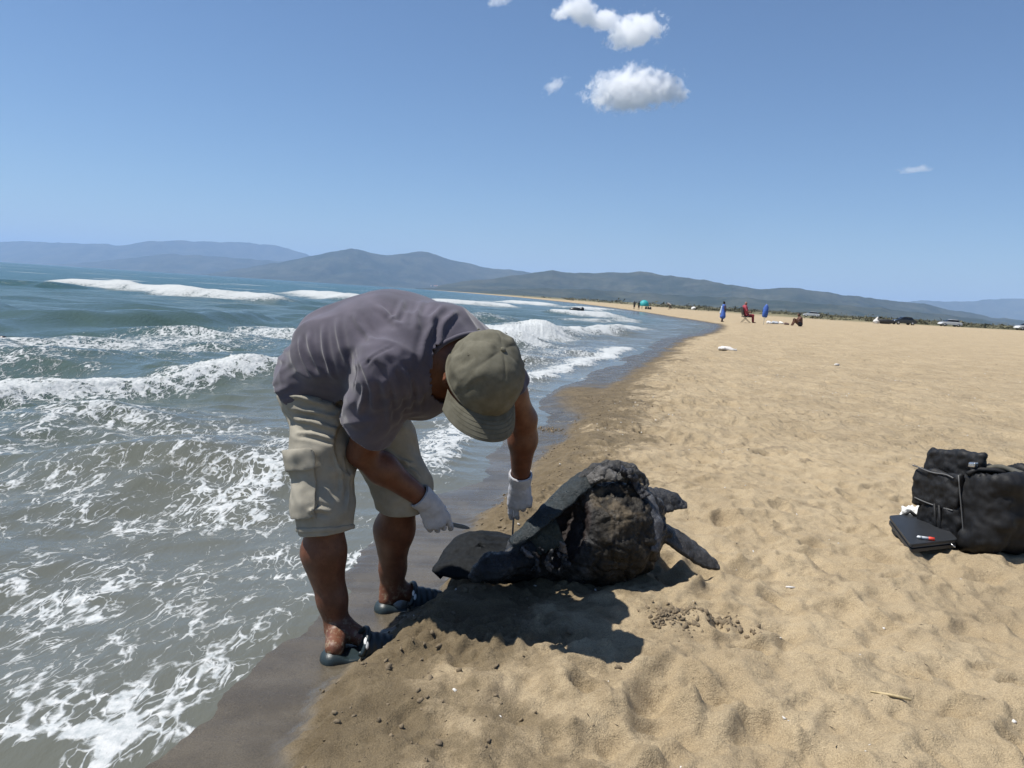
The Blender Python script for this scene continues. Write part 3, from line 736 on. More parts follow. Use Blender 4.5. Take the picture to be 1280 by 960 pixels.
fold = np.clip(ridged(perlin3(fan, 201)), -.3, 1) * sstep(.05, .5, perlin3(V * 4.5, 202) + .45)
fan2 = np.stack([a_ * 9, l_ * 5, u_ * 22], -1)
fold2 = np.clip(ridged(perlin3(fan2, 205)), 0, 1)
hemz = 1 - sstep(.0, .16, a_ + .05)
slv = np.minimum(seg(V, pj['shR'], pj['elR'])[0], seg(V, pj['shL'], pj['elL'])[0]); slm = 1 - sstep(.08, .13, slv)
V = V + nrm * (.010 * fold * (1 - .4 * slm) + .010 * fold2 * hemz + .004 * perlin3(V * 13, 207) + .006 * slm * ridged(perlin3(np.stack([q @ unit(pj['elR'] - pj['shR']) * 5, l_ * 22, u_ * 22], -1), 209)))[:, None]
V = V + vnormals(V, F) * creases(V, nrm, [[(402, 402), (404, 440), (418, 478)], [(420, 392), (424, 430), (436, 462)], [(440, 388), (452, 410), (470, 428)], [(470, 378), (488, 395), (500, 408)], [(505, 372), (500, 388), (488, 402)],
    [(530, 372), (520, 392), (522, 412)], [(556, 378), (540, 396), (536, 420)], [(575, 384), (556, 402), (548, 424)], [(545, 400), (530, 430), (528, 462)], [(556, 412), (546, 440), (545, 480)], [(372, 418), (376, 446), (392, 474)], [(384, 410), (388, 440), (404, 470)],
    [(447, 446), (462, 476), (470, 520)], [(470, 440), (490, 470), (500, 515)], [(455, 480), (452, 500), (446, 520)], [(498, 452), (512, 480), (514, 520)], [(478, 470), (486, 500), (488, 535)], [(520, 470), (526, 495), (524, 520)]], .0085, .0075)[:, None]
V = V + vnormals(V, F) * creases(V, nrm, [[(497, 430), (470, 442), (450, 462)], [(440, 432), (446, 460), (440, 490)]], .004, -.004)[:, None]
V = relax(V, F, .2)
shirt = mesh_obj('shirt', V, F, shirt_m, man)
for s in 'RL':
    e = sleeve_end(s, .66 if s == 'R' else .42); d = unit(pj['el' + s] - pj['sh' + s])
    if s == 'R': d = unit(d + .25 * unit(cvec(-.6, .1, .3)))
    clip_plane(shirt, e, d, e + d * .07, .135)
hem_n = unit(pj['pel'] - pj['lum']); clip_plane(shirt, P(388, 492, 2.56), hem_n)
nd = unit(skb - neckb); clip_plane(shirt, neckb + nd * .028, nd, neckb + nd * .07, .13)
solidify(shirt, .004)
# collar band
cn = neckb + nd * .026; cu = unit(np.cross(nd, [0, 0, 1])); cv_ = np.cross(nd, cu)
ring = []
for k in range(40):
    an = 2 * math.pi * k / 40; dirv = math.cos(an) * cu + math.sin(an) * cv_
    ts = np.linspace(.03, .16, 140); f = shirt_f((cn + ts[:, None] * dirv).astype(np.float32)); i = int(np.argmax(f > 0)) if (f > 0).any() else 60
    ring.append(cn + dirv * (min(ts[i], .105) + .001))
tube('collar', ring, .0075, shirt_m, shirt, 8, True)

# shorts
short_m, nt, b = new_mat('beige cotton')
tc = N(nt, 'ShaderNodeTexCoord').outputs['Object']
c = mixc(nt, remap(nt, noise_n(nt, tc, 14, 5, .6), .3, .7), (.26, .24, .195), (.33, .305, .25))
L(nt, c, b.inputs['Base Color']); b.inputs['Roughness'].default_value = .9; b.inputs['Specular IOR Level'].default_value = .2
bp = N(nt, 'ShaderNodeBump'); bp.inputs['Strength'].default_value = .5; bp.inputs['Distance'].default_value = .0015
L(nt, noise_n(nt, tc, 420, 3, .6), bp.inputs['Height']); L(nt, bp.outputs[0], b.inputs['Normal'])
hemR = P(408, 664, 2.47); hemL = P(503, 632, 2.68)
but = P(413, 490, 2.63)
def shorts_f(p):
    d = rc(p, pj['pel'] - latP * .08, pj['pel'] + latP * .08, .108, .108)
    d = smin(d, rc(p, but - latP * .07, but + latP * .07, .110, .110), .06)
    d = smin(d, rc(p, pj['pel'], pj['lum'], .115, .11), .06)
    d = smin(d, chain(p, [pj['hipR'], .5 * (pj['hipR'] + pj['knR']), pj['knR'], hemR + (hemR - pj['knR'])], [.103, .1, .085, .078], .04), .06)
    d = smin(d, chain(p, [pj['hipL'], .5 * (pj['hipL'] + pj['knL']), pj['knL'], hemL + (hemL - pj['knL'])], [.115, .108, .094, .09], .04), .05)
    return d
lo, hi = bbox([pj['pel'], pj['lum'], but, hemR, hemL, pj['hipR'], pj['hipL']], .2)
V, F = snets(shorts_f, lo, hi, .0062, 2)
nrm = vnormals(V, F)
dR, tR = seg(V.astype(np.float32), pj['hipR'], hemR); dL, tL = seg(V.astype(np.float32), pj['hipL'], hemL); isR = dR < dL
t = np.where(isR, tR, tL)
lat3 = V @ latP; fw = V @ unit(np.cross(latP, [0, 0, 1]))
wr = ridged(perlin3(np.stack([lat3 * 4, fw * 4 , V[:, 2] * 27 + 5 * fw + 3 * perlin3(V * 5, 220)], -1), 221))
wr2 = ridged(perlin3(np.stack([lat3 * 9 + V[:, 2] * 6, fw * 9, V[:, 2] * 8], -1), 223))
V = V + nrm * (.0085 * np.clip(wr, -.2, 1) * (1 - sstep(.25, .6, t)) + .0065 * wr2 * sstep(.2, .5, t) + .003 * perlin3(V * 30, 225))[:, None]
V = V + vnormals(V, F) * creases(V, nrm, [[(360, 476), (380, 484), (404, 492)], [(358, 492), (384, 500), (412, 506)], [(360, 508), (388, 514), (424, 522)], [(362, 524), (392, 528), (430, 538)], [(366, 540), (394, 542), (426, 550)], [(372, 466), (388, 474), (402, 484)],
    [(420, 560), (428, 590), (430, 620)], [(384, 640), (400, 634), (416, 642)], [(436, 570), (438, 600), (434, 640)], [(500, 570), (515, 585), (528, 600)], [(480, 560), (500, 575), (522, 580)], [(490, 610), (505, 606), (520, 616)]], .0062, .0085)[:, None]
V = relax(V, F, .15)
shV, shF, shN = V, F, nrm; shN0 = nrm
hem_q = P(388, 492, 2.56); V = V - shN0 * (.022 * sstep(-.01, .04, (V - hem_q) @ -hem_n) * np.clip((.010 - shirt_f(V.astype(np.float32))) / .010, 0, 1))[:, None]; shV = V
shorts = mesh_obj('shorts', V, F, short_m, man)
for h_, k_ in ((hemR, pj['knR']), (hemL, pj['knL'])):
    d = unit(h_ - k_); clip_plane(shorts, h_, d, h_ + d * .05, .16)
solidify(shorts, .005)
# hem bands, cargo pocket, flap, seam
def leg_patch(name, side, t0, t1, a0, a1, lift, th, parent):
    hp, hm = (pj['hipR'], hemR) if side == 'R' else (pj['hipL'], hemL)
    d = unit(hm - hp); e1 = unit(cvec(-.75, 0, -.65)); e1 = unit(e1 - d * (e1 @ d)); e2 = np.cross(d, e1)
    r = shV - hp; tt = r @ d / np.linalg.norm(hm - hp); an = np.degrees(np.arctan2(r @ e2, r @ e1)); rad = np.linalg.norm(r - np.outer(r @ d, d), axis=1)
    ok = (tt > t0) & (tt < t1) & (an > a0) & (an < a1) & (rad < .2) & ((dR < dL) if side == 'R' else (dL <= dR))
    V2, F2 = subset(shV + shN * lift, shF, ok[shF].all(1))
    e_ = np.sort(np.concatenate([F2[:, [i, (i + 1) % 4]] for i in range(4)]), 1); ue, cn_ = np.unique(e_, axis=0, return_counts=True); be = ue[cn_ == 1]
    for _ in range(14):
        sm = np.zeros_like(V2); ct_ = np.zeros(len(V2))
        for i, j in ((0, 1), (1, 0)): np.add.at(sm, be[:, i], V2[be[:, j]]); np.add.at(ct_, be[:, i], 1)
        bm_ = ct_ > 0; V2[bm_] = .5 * V2[bm_] + .5 * sm[bm_] / ct_[bm_][:, None]
    V2 = V2 + (.004 * perlin3(V2 * 26, 230))[:, None] * e1
    o = mesh_obj(name, V2, F2, short_m, parent); solidify(o, th); m = o.modifiers.new('soft', 'BEVEL'); m.width = .002; m.segments = 2; m.limit_method = 'ANGLE'
    return o
leg_patch('hem', 'R', .955, .999, -181, 181, .004, .006, shorts)
pk = leg_patch('cargo_pocket', 'R', .50, .90, -48, 48, .013, .014, shorts)
leg_patch('pocket_flap', 'R', .40, .56, -51, 51, .021, .007, pk)

# cap
cap_m, nt, b = new_mat('olive cotton cap')
tc = N(nt, 'ShaderNodeTexCoord').outputs['Object']
c = mixc(nt, remap(nt, noise_n(nt, tc, 26, 5, .65), .3, .7), (.10, .093, .068), (.14, .132, .10))
L(nt, c, b.inputs['Base Color']); b.inputs['Roughness'].default_value = .9; b.inputs['Specular IOR Level'].default_value = .2
bp = N(nt, 'ShaderNodeBump'); bp.inputs['Strength'].default_value = .4; bp.inputs['Distance'].default_value = .0012
L(nt, noise_n(nt, tc, 700, 2, .6), bp.inputs['Height']); L(nt, bp.outputs[0], b.inputs['Normal'])
cc = hc + hu * .014; CS = 1.2
nA, nB = 96, 30
V = []
for j in range(nB + 1):
    ph = (j / nB) * R(97)
    for i in range(nA):
        th = 2 * math.pi * i / nA
        ct, st = math.cos(th), math.sin(th)
        seam = min(abs((th / (math.pi / 3) + .0) % 1), 1 - abs((th / (math.pi / 3)) % 1)) * (math.pi / 3)
        k = 1 - .012 * math.exp(-(seam * math.sin(ph) / .035) ** 2) * (j > 1)
        side = .088 * math.sin(ph) ** .82; fore = (.110 if ct > 0 else .106) * math.sin(ph) ** .82
        z = .112 * math.cos(ph) * (1 + .10 * max(ct, 0) * math.sin(ph))
        if j == nB: side *= .985; fore *= .985
        V.append(cc + CS * k * (hr * st * side + hf * ct * fore + hu * z) - hu * .012 * (1 - ct) * .5 * (ph / R(97)) ** 3)
V = np.array(V); F = []
for j in range(nB):
    for i in range(nA):
        a = j * nA + i; b2 = j * nA + (i + 1) % nA; F.append((a, b2, b2 + nA, a + nA))
F = np.array(F)
nrm = vnormals(V, F); 
if np.mean(np.sum(nrm * (V - cc), 1)) < 0: F = F[:, ::-1]; nrm = -nrm
loc = np.stack([(V - cc) @ hr, (V - cc) @ hf, (V - cc) @ hu], -1)
crump = .006 * ridged(perlin3(loc * np.array([14, 30, 14]), 240)) * sstep(.2, .6, perlin3(loc * 9, 241) + .45) + .003 * perlin3(loc * 24, 243)
edge = (1 - sstep(.75, 1, np.repeat(np.arange(nB + 1), nA) / nB)) * sstep(.02, .15, np.repeat(np.arange(nB + 1), nA) / nB)
V = V + nrm * (crump * edge + .004)[:, None]
cap = mesh_obj('cap', V, F, cap_m, man); solidify(cap, .003)
V = []; F = []; nu, nv = 40, 12
for j in range(nv + 1):
    for i in range(nu + 1):
        a = R(-74 + 148 * i / nu); s = j / nv
        rim = CS * (hr * math.sin(a) * .091 + hf * math.cos(a) * .111)
        ext = .076 * (math.cos(a * .78) ** .55) * s
        drop = .034 * (math.sin(a) ** 2) * (1 + .3 * s) + .020 * s * s - .002
        V.append(cc + rim + hf * ext + hr * math.sin(a) * .012 * s - hu * (drop + .004))
for j in range(nv):
    for i in range(nu):
        a = j * (nu + 1) + i; F.append((a, a + 1, a + nu + 2, a + nu + 1))
V = np.array(V); F = np.array(F)
vis = mesh_obj('visor', V, F, cap_m, cap); solidify(vis, .004, 0); m = vis.modifiers.new('round', 'BEVEL'); m.width = .0015; m.segments = 2
for s in (.25, .42, .59, .76, .9):
    pts = [V[int(round(s * nv)) * (nu + 1) + i] + hu * .0026 for i in range(2, nu - 1)]
    tube('visor_stitching', pts, .0008, cap_m, vis, 5)
Vb, Fb = snets(lambda p: ell(p, cc + hu * .117 * CS, [hr, hf, hu], [.0085, .0085, .005]), *bbox([cc + hu * .117 * CS], .012), .002, 1)
mesh_obj('button', Vb, Fb, cap_m, cap)
for k in range(6):
    th = math.pi / 3 * (k + .5); ph = R(47)
    dv = hr * math.sin(th) * .088 * math.sin(ph) ** .82 + hf * math.cos(th) * .108 * math.sin(ph) ** .82 + hu * .114 * math.cos(ph)
    n_ = unit(hr * math.sin(th) * 1.2 + hf * math.cos(th) + hu * .95); c0 = cc + dv * CS + n_ * .0085
    u1 = unit(np.cross(n_, hu)); u2 = np.cross(n_, u1)
    tube('eyelet', [c0 + .0035 * (math.cos(q_) * u1 + math.sin(q_) * u2) for q_ in np.linspace(0, 2 * math.pi, 14)[:-1]], .0012, cap_m, cap, 6, True)
band = [cc + CS * (hr * math.sin(a) * .0905 + hf * math.cos(a) * .1085) - hu * (.0105 + .012 * (1 - math.cos(a)) * .5) for a in np.linspace(0, 2 * math.pi, 60)[:-1]]
tube('sweatband', band, .0045, cap_m, cap, 6, True)

# gloves
glove_m, nt, b = new_mat('white latex glove')
tc = N(nt, 'ShaderNodeTexCoord').outputs['Object']
c = mixc(nt, remap(nt, noise_n(nt, tc, 30, 5, .65), .3, .75), (.36, .37, .41), (.48, .48, .50))
L(nt, c, b.inputs['Base Color']); b.inputs['Roughness'].default_value = .55
b.inputs['Subsurface Weight'].default_value = .15; b.inputs['Subsurface Radius'].default_value = (.01, .008, .007); b.inputs['Subsurface Scale'].default_value = .6
bp = N(nt, 'ShaderNodeBump'); bp.inputs['Strength'].default_value = .5; bp.inputs['Distance'].default_value = .003
L(nt, noise_n(nt, tc, 90, 4, .6, 1.2), bp.inputs['Height']); L(nt, bp.outputs[0], b.inputs['Normal'])
def hand(name, el, wr, d, nb, fingers, thumb, parent):
    """d: wrist to knuckles, nb: out of the back of the hand; fingers: (lateral, knuckle offset, [(angle, length)...])"""
    d = unit(d); nb = unit(nb - d * (nb @ d)); l = np.cross(nb, d)
    prims = []
    for lat, ko, segs in fingers:
        p0 = wr + d * .03 + l * lat * .7; p1 = wr + d * (.088 + ko) + l * lat
        prims.append((p0, p1, .0150, .0120)); a = 0; pt = p1; r = .0095
        for ang, ln in segs:
            a += R(ang); dirv = d * math.cos(a) - nb * math.sin(a); q_ = pt + dirv * ln; prims.append((pt, q_, r, r * .92)); pt = q_; r *= .92
    pt = wr + d * .025 + l * thumb[0] * .6; r = .0165
    for (dx, dl, dn) in thumb[1]:
        q_ = pt + d * dx + l * dl * np.sign(thumb[0]) - nb * dn; prims.append((pt, q_, r, r * .85)); pt = q_; r *= .85
    tips = [b_ for a_, b_, _, _ in prims]
    fd = unit(el - wr)
    def f(p):
        g = None
        for i, (a_, b_, ra, rb) in enumerate(prims):
            e = rc(p, a_, b_, ra, rb); g = e if g is None else smin(g, e, .0035)
        g = smin(g, ell(p, wr + d * .055, [l, d, nb], [.040, .052, .019]), .012)
        g = smin(g, chain(p, [wr + d * .02, wr, wr + fd * .035, wr + fd * .06], [.030, .0315, .0375, .041], .02), .02)
        return g
    V, F = snets(f, *bbox(tips + [wr + fd * .06], .055), .0033, 2)
    nrm = vnormals(V, F); V = V + nrm * (.0012 * ridged(perlin3(V * 70, 250)))[:, None]
    o = mesh_obj(name, V, F, glove_m, parent)
    clip_plane(o, wr + fd * .045, fd, wr + fd * .06, .09); solidify(o, .0012, 1)
    a1 = unit(np.cross(fd, nb)); a2 = np.cross(fd, a1)
    tube('cuff_roll', [wr + fd * .044 + .0395 * (math.cos(k) * a1 + math.sin(k) * a2) for k in np.linspace(0, 2 * math.pi, 33)[:-1]], .003, glove_m, o, 6, True)
    return o, tips
dRh = P(556, 668, 2.65) - P(535, 628, 2.60)
gR, tipsR = hand('glove', pj['elR'], pj['wrR'], dRh, cvec(.25, .25, -1),
    [(-.034, -.010, [(38, .030), (75, .022), (60, .016)]), (-.0115, .002, [(34, .037), (75, .026), (60, .018)]), (.0115, .005, [(30, .039), (70, .028), (55, .018)]), (.0345, .0, [(16, .040), (22, .028), (20, .018)])],
    (.03, [(.030, .016, .014), (.030, .002, .020), (.024, -.006, .012)]), man)
dLh = P(648, 660, 2.89) - P(650, 604, 2.84)
gL, tipsL = hand('glove', pj['elL'], pj['wrL'], dLh, cvec(-.15, .3, -1),
    [(.0345, -.010, [(50, .030), (75, .022), (60, .016)]), (.012, .0, [(42, .036), (72, .026), (50, .018)]), (-.0115, .003, [(14, .040), (24, .028), (15, .019)]), (-.0335, .0, [(10, .040), (22, .027), (15, .018)])],
    (-.03, [(.030, .012, .018), (.032, -.004, .016), (.026, -.008, .006)]), man)

# clogs
clog_m = simple('dark green foam clog', (.014, .024, .027), .42, .2, 40, .001, 300)
clogin = simple('pale clog badge', (.65, .65, .63), .5, .1, 40)
def clog(he, t, ank, badge=True):
    lt = np.array([-t[1], t[0], 0]); up = np.array([0, 0, 1.0]); g = he - up * .03
    sole_c = [g + t * x + up * .012 for x in (.004, .07, .14, .215)]
    def sole(p):
        d = None
        for i in range(3):
            a, b_ = sole_c[i], sole_c[i + 1]; w0 = (.030, .028, .040, .036)
            for s in (-1, 1):
                e = rc(p, a + lt * s * w0[i] * .45, b_ + lt * s * w0[i + 1] * .45, .034, .032); d = e if d is None else smin(d, e, .02)
        q = (p - g.astype(np.float32)) @ up.astype(np.float32); return np.maximum(np.maximum(d, q - .027 - .022 * np.clip((.05 - (p - g.astype(np.float32)) @ t.astype(np.float32)) / .05, 0, 1)), -q - .004)
    V, F = snets(sole, *bbox(sole_c, .06), .004, 2); o = mesh_obj('clog', V, F, clog_m, man)
    def upper(p):
        d = rc(p, g + t * .10 + up * .045, g + t * .20 + up * .030, .052, .040)
        d = smin(d, rc(p, g + t * .115 + up * .02 - lt * .02, g + t * .2 + up * .02 - lt * .012, .036, .032), .02)
        d = smin(d, rc(p, g + t * .115 + up * .02 + lt * .02, g + t * .2 + up * .02 + lt * .012, .036, .032), .02)
        q = (p - g.astype(np.float32)) @ up.astype(np.float32); x = (p - g.astype(np.float32)) @ t.astype(np.float32)
        return np.maximum(np.maximum(d, .016 - q), .085 + q * .35 - x - .0)
    V, F = snets(upper, *bbox([g + t * .1, g + t * .25 + up * .1], .08), .004, 1)
    nrm = vnormals(V, F); x = (V - g) @ t; V = V + nrm * (.0012 * np.sin(x * 260))[:, None]
    mesh_obj('upper', V, F, clog_m, o)
    pts = []
    for k in np.linspace(-1, 1, 25):
        an = k * R(88); pts.append(g + t * (.088 + .028 * math.cos(an)) + lt * .056 * math.sin(an) + up * (.040 + .062 * math.cos(an)))
    stp = tube('strap', pts, .0085, clog_m, o, 8)
    for s in (-1, 1):
        c_ = g + t * .088 + lt * s * .05 + up * .045
        Vr, Fr = snets(lambda p: ell(p, c_, [t, lt, up], [.010, .007, .010]), *bbox([c_], .014), .0025, 1); mesh_obj('rivet', Vr, Fr, clog_m, o)
    if badge:
        n_ = unit(-lt * .75 + up * .6 - t * .2); c_ = g + t * .104 - lt * .047 + up * .078
        a1 = unit(np.cross(n_, t)); a2 = np.cross(n_, a1)
        Vr, Fr = snets(lambda p: ell(p, c_, [a1, a2, n_], [.020, .0085, .006]), *bbox([c_], .024), .0025, 1); mesh_obj('badge', Vr, Fr, clogin, o)
    return o
clog(pj['heR'], toeR, pj['anR']); clog(pj['heL'], toeL, pj['anL'])
# ------------------------------------------------------------------ the turtle carcass
tb = ground(735, 715)
tur = empty('sea_turtle', tb, 'dead sea turtle, dark and crusted with sand, lying opened on the wet berm edge', 'turtle')
TD = 2.86
def Tp(px, py, D=TD): return P(px, py, D + .09)
sc_c = Tp(756, 662, 2.90)
a1 = unit(cvec(.93, -.05, .22)); a3 = unit(cvec(.02, .86, -.36)); a3 = unit(a3 - a1 * (a3 @ a1)); a2 = np.cross(a3, a1)
gz = tb[2]
flaps = {}
def turtle_body(p):
    d = ell(p, sc_c, [a1, a2, a3], [.235, .215, .20])
    for k_ in range(20):
        an0, an1 = 2 * math.pi * k_ / 20, 2 * math.pi * (k_ + 1) / 20
        d = smin(d, rc(p, sc_c + a1 * .232 * math.cos(an0) + a3 * .197 * math.sin(an0) - a2 * .02, sc_c + a1 * .232 * math.cos(an1) + a3 * .197 * math.sin(an1) - a2 * .02, .022, .022), .012)
    d = smin(d, rc(p, Tp(660, 690, 2.80), Tp(740, 690, 2.85), .085, .12), .06)        # shoulder bulk
    d = smin(d, rc(p, Tp(662, 694, 2.76), Tp(632, 706, 2.70), .062, .050), .04)        # neck
    d = smin(d, ell(p, Tp(617, 708, 2.66), [unit(cvec(-.95, -.25, -.1)), unit(cvec(.1, -.2, 1)), unit(cvec(-.2, .95, 0))], [.078, .056, .052]), .03)   # head
    d = smin(d, rc(p, Tp(600, 716, 2.65), Tp(592, 722, 2.645), .030, .018), .02)       # beak
    d = np.maximum(d, -ell(p, Tp(612, 703, 2.612), [cam_r, cam_u, cam_f], [.009, .007, .010]))   # eye socket
    # hind flippers: flat paddles
    d = smin(d, chain(p, [Tp(800, 642, 2.92), Tp(820, 636, 2.95)], [.07, .032], .03), .04)
    d = smin(d, chain(p, [Tp(808, 662, 2.88), Tp(834, 668, 2.90)], [.06, .026], .03), .03)
    return d
lo, hi = bbox([Tp(585, 720, 2.52), Tp(660, 730, 2.52), Tp(900, 710, 2.75), Tp(856, 600, 3.0), sc_c + a2 * .25, sc_c - a2 * .25, sc_c + a3 * .24], .05); lo[2] = gz - .06
def tb_cut(p):
    d = turtle_body(p)
    # opened cavity on the left flank
    d = np.maximum(d, -ell(p, Tp(705, 660, 2.70), [unit(cvec(.3, .8, 0)), unit(cvec(.8, -.3, 0)), cam_f], [.16, .085, .14]))
    return np.maximum(d, gz - .05 - p[..., 2])
V, F = snets(tb_cut, lo, hi, .0065, 1)
nrm = vnormals(V, F)
sd_ = np.array([(-.5, -.45), (-.05, -.55), (.45, -.4), (-.6, .1), (-.12, 0), (.35, .05), (.75, .0), (-.4, .55), (.1, .5), (.5, .45), (.05, .95), (-.75, .5), (0, -1)])
uu = np.stack([(V - sc_c) @ a1 / .235, (V - sc_c) @ a3 / .20], -1) + .05 * np.stack([perlin3(V * 11, 290), perlin3(V * 11, 291)], -1)
dd = np.sort(np.linalg.norm(uu[:, None, :] - sd_[None], axis=2), 1); groove = np.exp(-((dd[:, 1] - dd[:, 0]) / .05) ** 2)
front = ((V - sc_c) @ -cam_f > -.05)
V = V - nrm * (.007 * groove * front)[:, None]
V = V + nrm * (.013 * fbm3(V * 13, 4, 300, .6) + .0035 * fbm3(V * 80, 2, 305))[:, None]
# the animal's colours, with shade and a sunlit patch painted into the shell: sandy brown shell, slate skin, dark torn flesh, pale flipper edge
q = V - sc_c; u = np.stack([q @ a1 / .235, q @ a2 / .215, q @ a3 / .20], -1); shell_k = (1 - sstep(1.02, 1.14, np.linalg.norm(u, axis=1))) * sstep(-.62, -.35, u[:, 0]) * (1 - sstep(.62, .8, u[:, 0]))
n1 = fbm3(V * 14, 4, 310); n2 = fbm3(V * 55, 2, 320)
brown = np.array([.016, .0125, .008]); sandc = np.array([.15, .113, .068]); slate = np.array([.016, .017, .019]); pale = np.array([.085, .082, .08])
sunlit_crust = (sstep(.05, .5, n1 + .35 * n2) * (.18 + .82 * sstep(.1, .75, .55 * u[:, 0] + .8 * u[:, 2])))[:, None]  # sand crust, massed at upper right to paint a sunlit patch on the shell
c_shell = brown * (1 - sunlit_crust * .7) + sandc * sunlit_crust * .7
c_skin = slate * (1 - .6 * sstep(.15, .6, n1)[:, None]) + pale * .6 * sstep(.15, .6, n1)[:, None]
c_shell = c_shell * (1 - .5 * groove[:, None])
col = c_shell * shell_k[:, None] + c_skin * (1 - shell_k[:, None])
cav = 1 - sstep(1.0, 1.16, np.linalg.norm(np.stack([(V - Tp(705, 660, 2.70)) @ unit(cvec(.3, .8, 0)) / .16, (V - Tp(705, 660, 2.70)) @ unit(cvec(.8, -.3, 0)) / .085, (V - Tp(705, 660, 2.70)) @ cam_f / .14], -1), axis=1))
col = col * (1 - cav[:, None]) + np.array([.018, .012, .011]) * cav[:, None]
tm, nt, b = new_mat('turtle hide')
at = N(nt, 'ShaderNodeAttribute', attribute_name='col').outputs['Color']; tc = N(nt, 'ShaderNodeTexCoord').outputs['Object']
nn = noise_n(nt, tc, 120, 4, .7)
vm = N(nt, 'ShaderNodeVectorMath', operation='SCALE'); L(nt, at, vm.inputs[0]); L(nt, remap(nt, nn, .25, .75, .45, 1.5, False), vm.inputs['Scale'])
L(nt, mixc(nt, remap(nt, noise_n(nt, tc, 330, 2, .6), .68, .74, 0, .4), vm.outputs[0], (.26, .21, .14)), b.inputs['Base Color'])
L(nt, remap(nt, noise_n(nt, tc, 18, 3, .6), .35, .65, .22, .75, False), b.inputs['Roughness'])
b.inputs['Specular IOR Level'].default_value = .35
bp = N(nt, 'ShaderNodeBump'); bp.inputs['Strength'].default_value = 1.0; bp.inputs['Distance'].default_value = .008
L(nt, noise_n(nt, tc, 75, 5, .7), bp.inputs['Height']); L(nt, bp.outputs[0], b.inputs['Normal'])
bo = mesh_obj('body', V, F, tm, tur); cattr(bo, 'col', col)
def sheet(name, pts, wid, nrmv, th, base, parent, nz=.006, seed=0, mat=None):
    """a curled strip of hide through pts with half widths wid, lying across nrmv"""
    pts = np.array(pts); n = 40; m = 12; t = np.linspace(0, len(pts) - 1, n); k = np.arange(len(pts))
    ctr = np.stack([np.interp(t, k, pts[:, i]) for i in range(3)], 1)
    for _ in range(4): ctr[1:-1] = .5 * ctr[1:-1] + .25 * (ctr[:-2] + ctr[2:])
    w_ = np.interp(t, k, wid); V = []
    for i in range(n):
        tg = unit(ctr[min(i + 1, n - 1)] - ctr[max(i - 1, 0)]); sd = unit(np.cross(tg, nrmv)); up_ = np.cross(sd, tg)
        for j in range(m + 1):
            v = j / m * 2 - 1; V.append(ctr[i] + sd * v * w_[i] * (1 + .18 * perlin2(np.array(i * .35), np.array(v + seed), seed)) - up_ * w_[i] * .22 * v * v)
    V = np.array(V); F = np.array([(i * (m + 1) + j, i * (m + 1) + j + 1, (i + 1) * (m + 1) + j + 1, (i + 1) * (m + 1) + j) for i in range(n - 1) for j in range(m)])
    V = V + vnormals(V, F) * (nz * fbm3(V * 24, 3, 330 + seed))[:, None]
    o = mesh_obj(name, V, F, mat or tm, parent); solidify(o, th, 0); s_ = o.modifiers.new('round', 'SUBSURF'); s_.levels = 1; s_.render_levels = 1
    if mat is None: cattr(o, 'col', np.array(base) * (1 + .5 * fbm3(V * 30, 3, 340 + seed))[:, None])
    return o
sheet('peeled_hide', [Tp(640, 682, 2.72), Tp(668, 655, 2.73), Tp(700, 625, 2.76), Tp(728, 600, 2.80), Tp(748, 588, 2.84)], [.026, .036, .045, .046, .035], unit(cvec(-.4, .6, -.75)), .016, (.013, .020, .023), tur, .006, 1)
sheet('inner_panel', [Tp(646, 684, 2.735), Tp(672, 672, 2.745), Tp(700, 662, 2.755)], [.05, .062, .06], unit(cvec(-.1, .35, -1)), .012, (.04, .045, .034), tur, .008, 2)
fm = simple('black leathery flipper', (.010, .0115, .013), .75, .5, 60, .004, 120, spec=.12)
outl = [(538, 717, 2.86), (544, 706, 2.92), (553, 692, 2.98), (563, 678, 3.03), (577, 668, 3.06), (600, 663, 3.08), (622, 666, 3.08), (645, 673, 3.06), (672, 690, 2.98), (676, 716, 2.88), (640, 727, 2.80), (600, 727, 2.80), (568, 722, 2.82)]
OP = np.array([P(a, b_, c_ + .06) for a, b_, c_ in outl]); t_ = np.linspace(0, len(OP), 79)[:-1]
OP = np.stack([np.interp(t_, np.arange(len(OP) + 1), np.append(OP[:, i], OP[0, i])) for i in range(3)], 1)
for _ in range(3): OP = .5 * OP + .25 * (np.roll(OP, 1, 0) + np.roll(OP, -1, 0))
cen = OP.mean(0); upn = unit(cvec(0, .8, -.6)); V = []; nr_ = 16
for k in range(nr_, 0, -1):
    r_ = k / nr_; ring_ = cen + (OP - cen) * r_ + upn * (.055 * (1 - r_ ** 3)); V.append(ring_)
V = np.concatenate(V); m_ = len(OP)
F = np.array([(k * m_ + i, k * m_ + (i + 1) % m_, (k + 1) * m_ + (i + 1) % m_, (k + 1) * m_ + i) for k in range(nr_ - 1) for i in range(m_)])
nv_ = vnormals(V, F); F = F if np.mean(nv_ @ upn) > 0 else F[:, ::-1]
V = V + upn * (.012 * fbm3(V * 9, 3, 350) + .007 * ridged(perlin3(V * np.array([10, 22, 22]), 352)))[:, None]
o = mesh_obj('front_flipper', V, F, fm, tur); solidify(o, .05, -1)
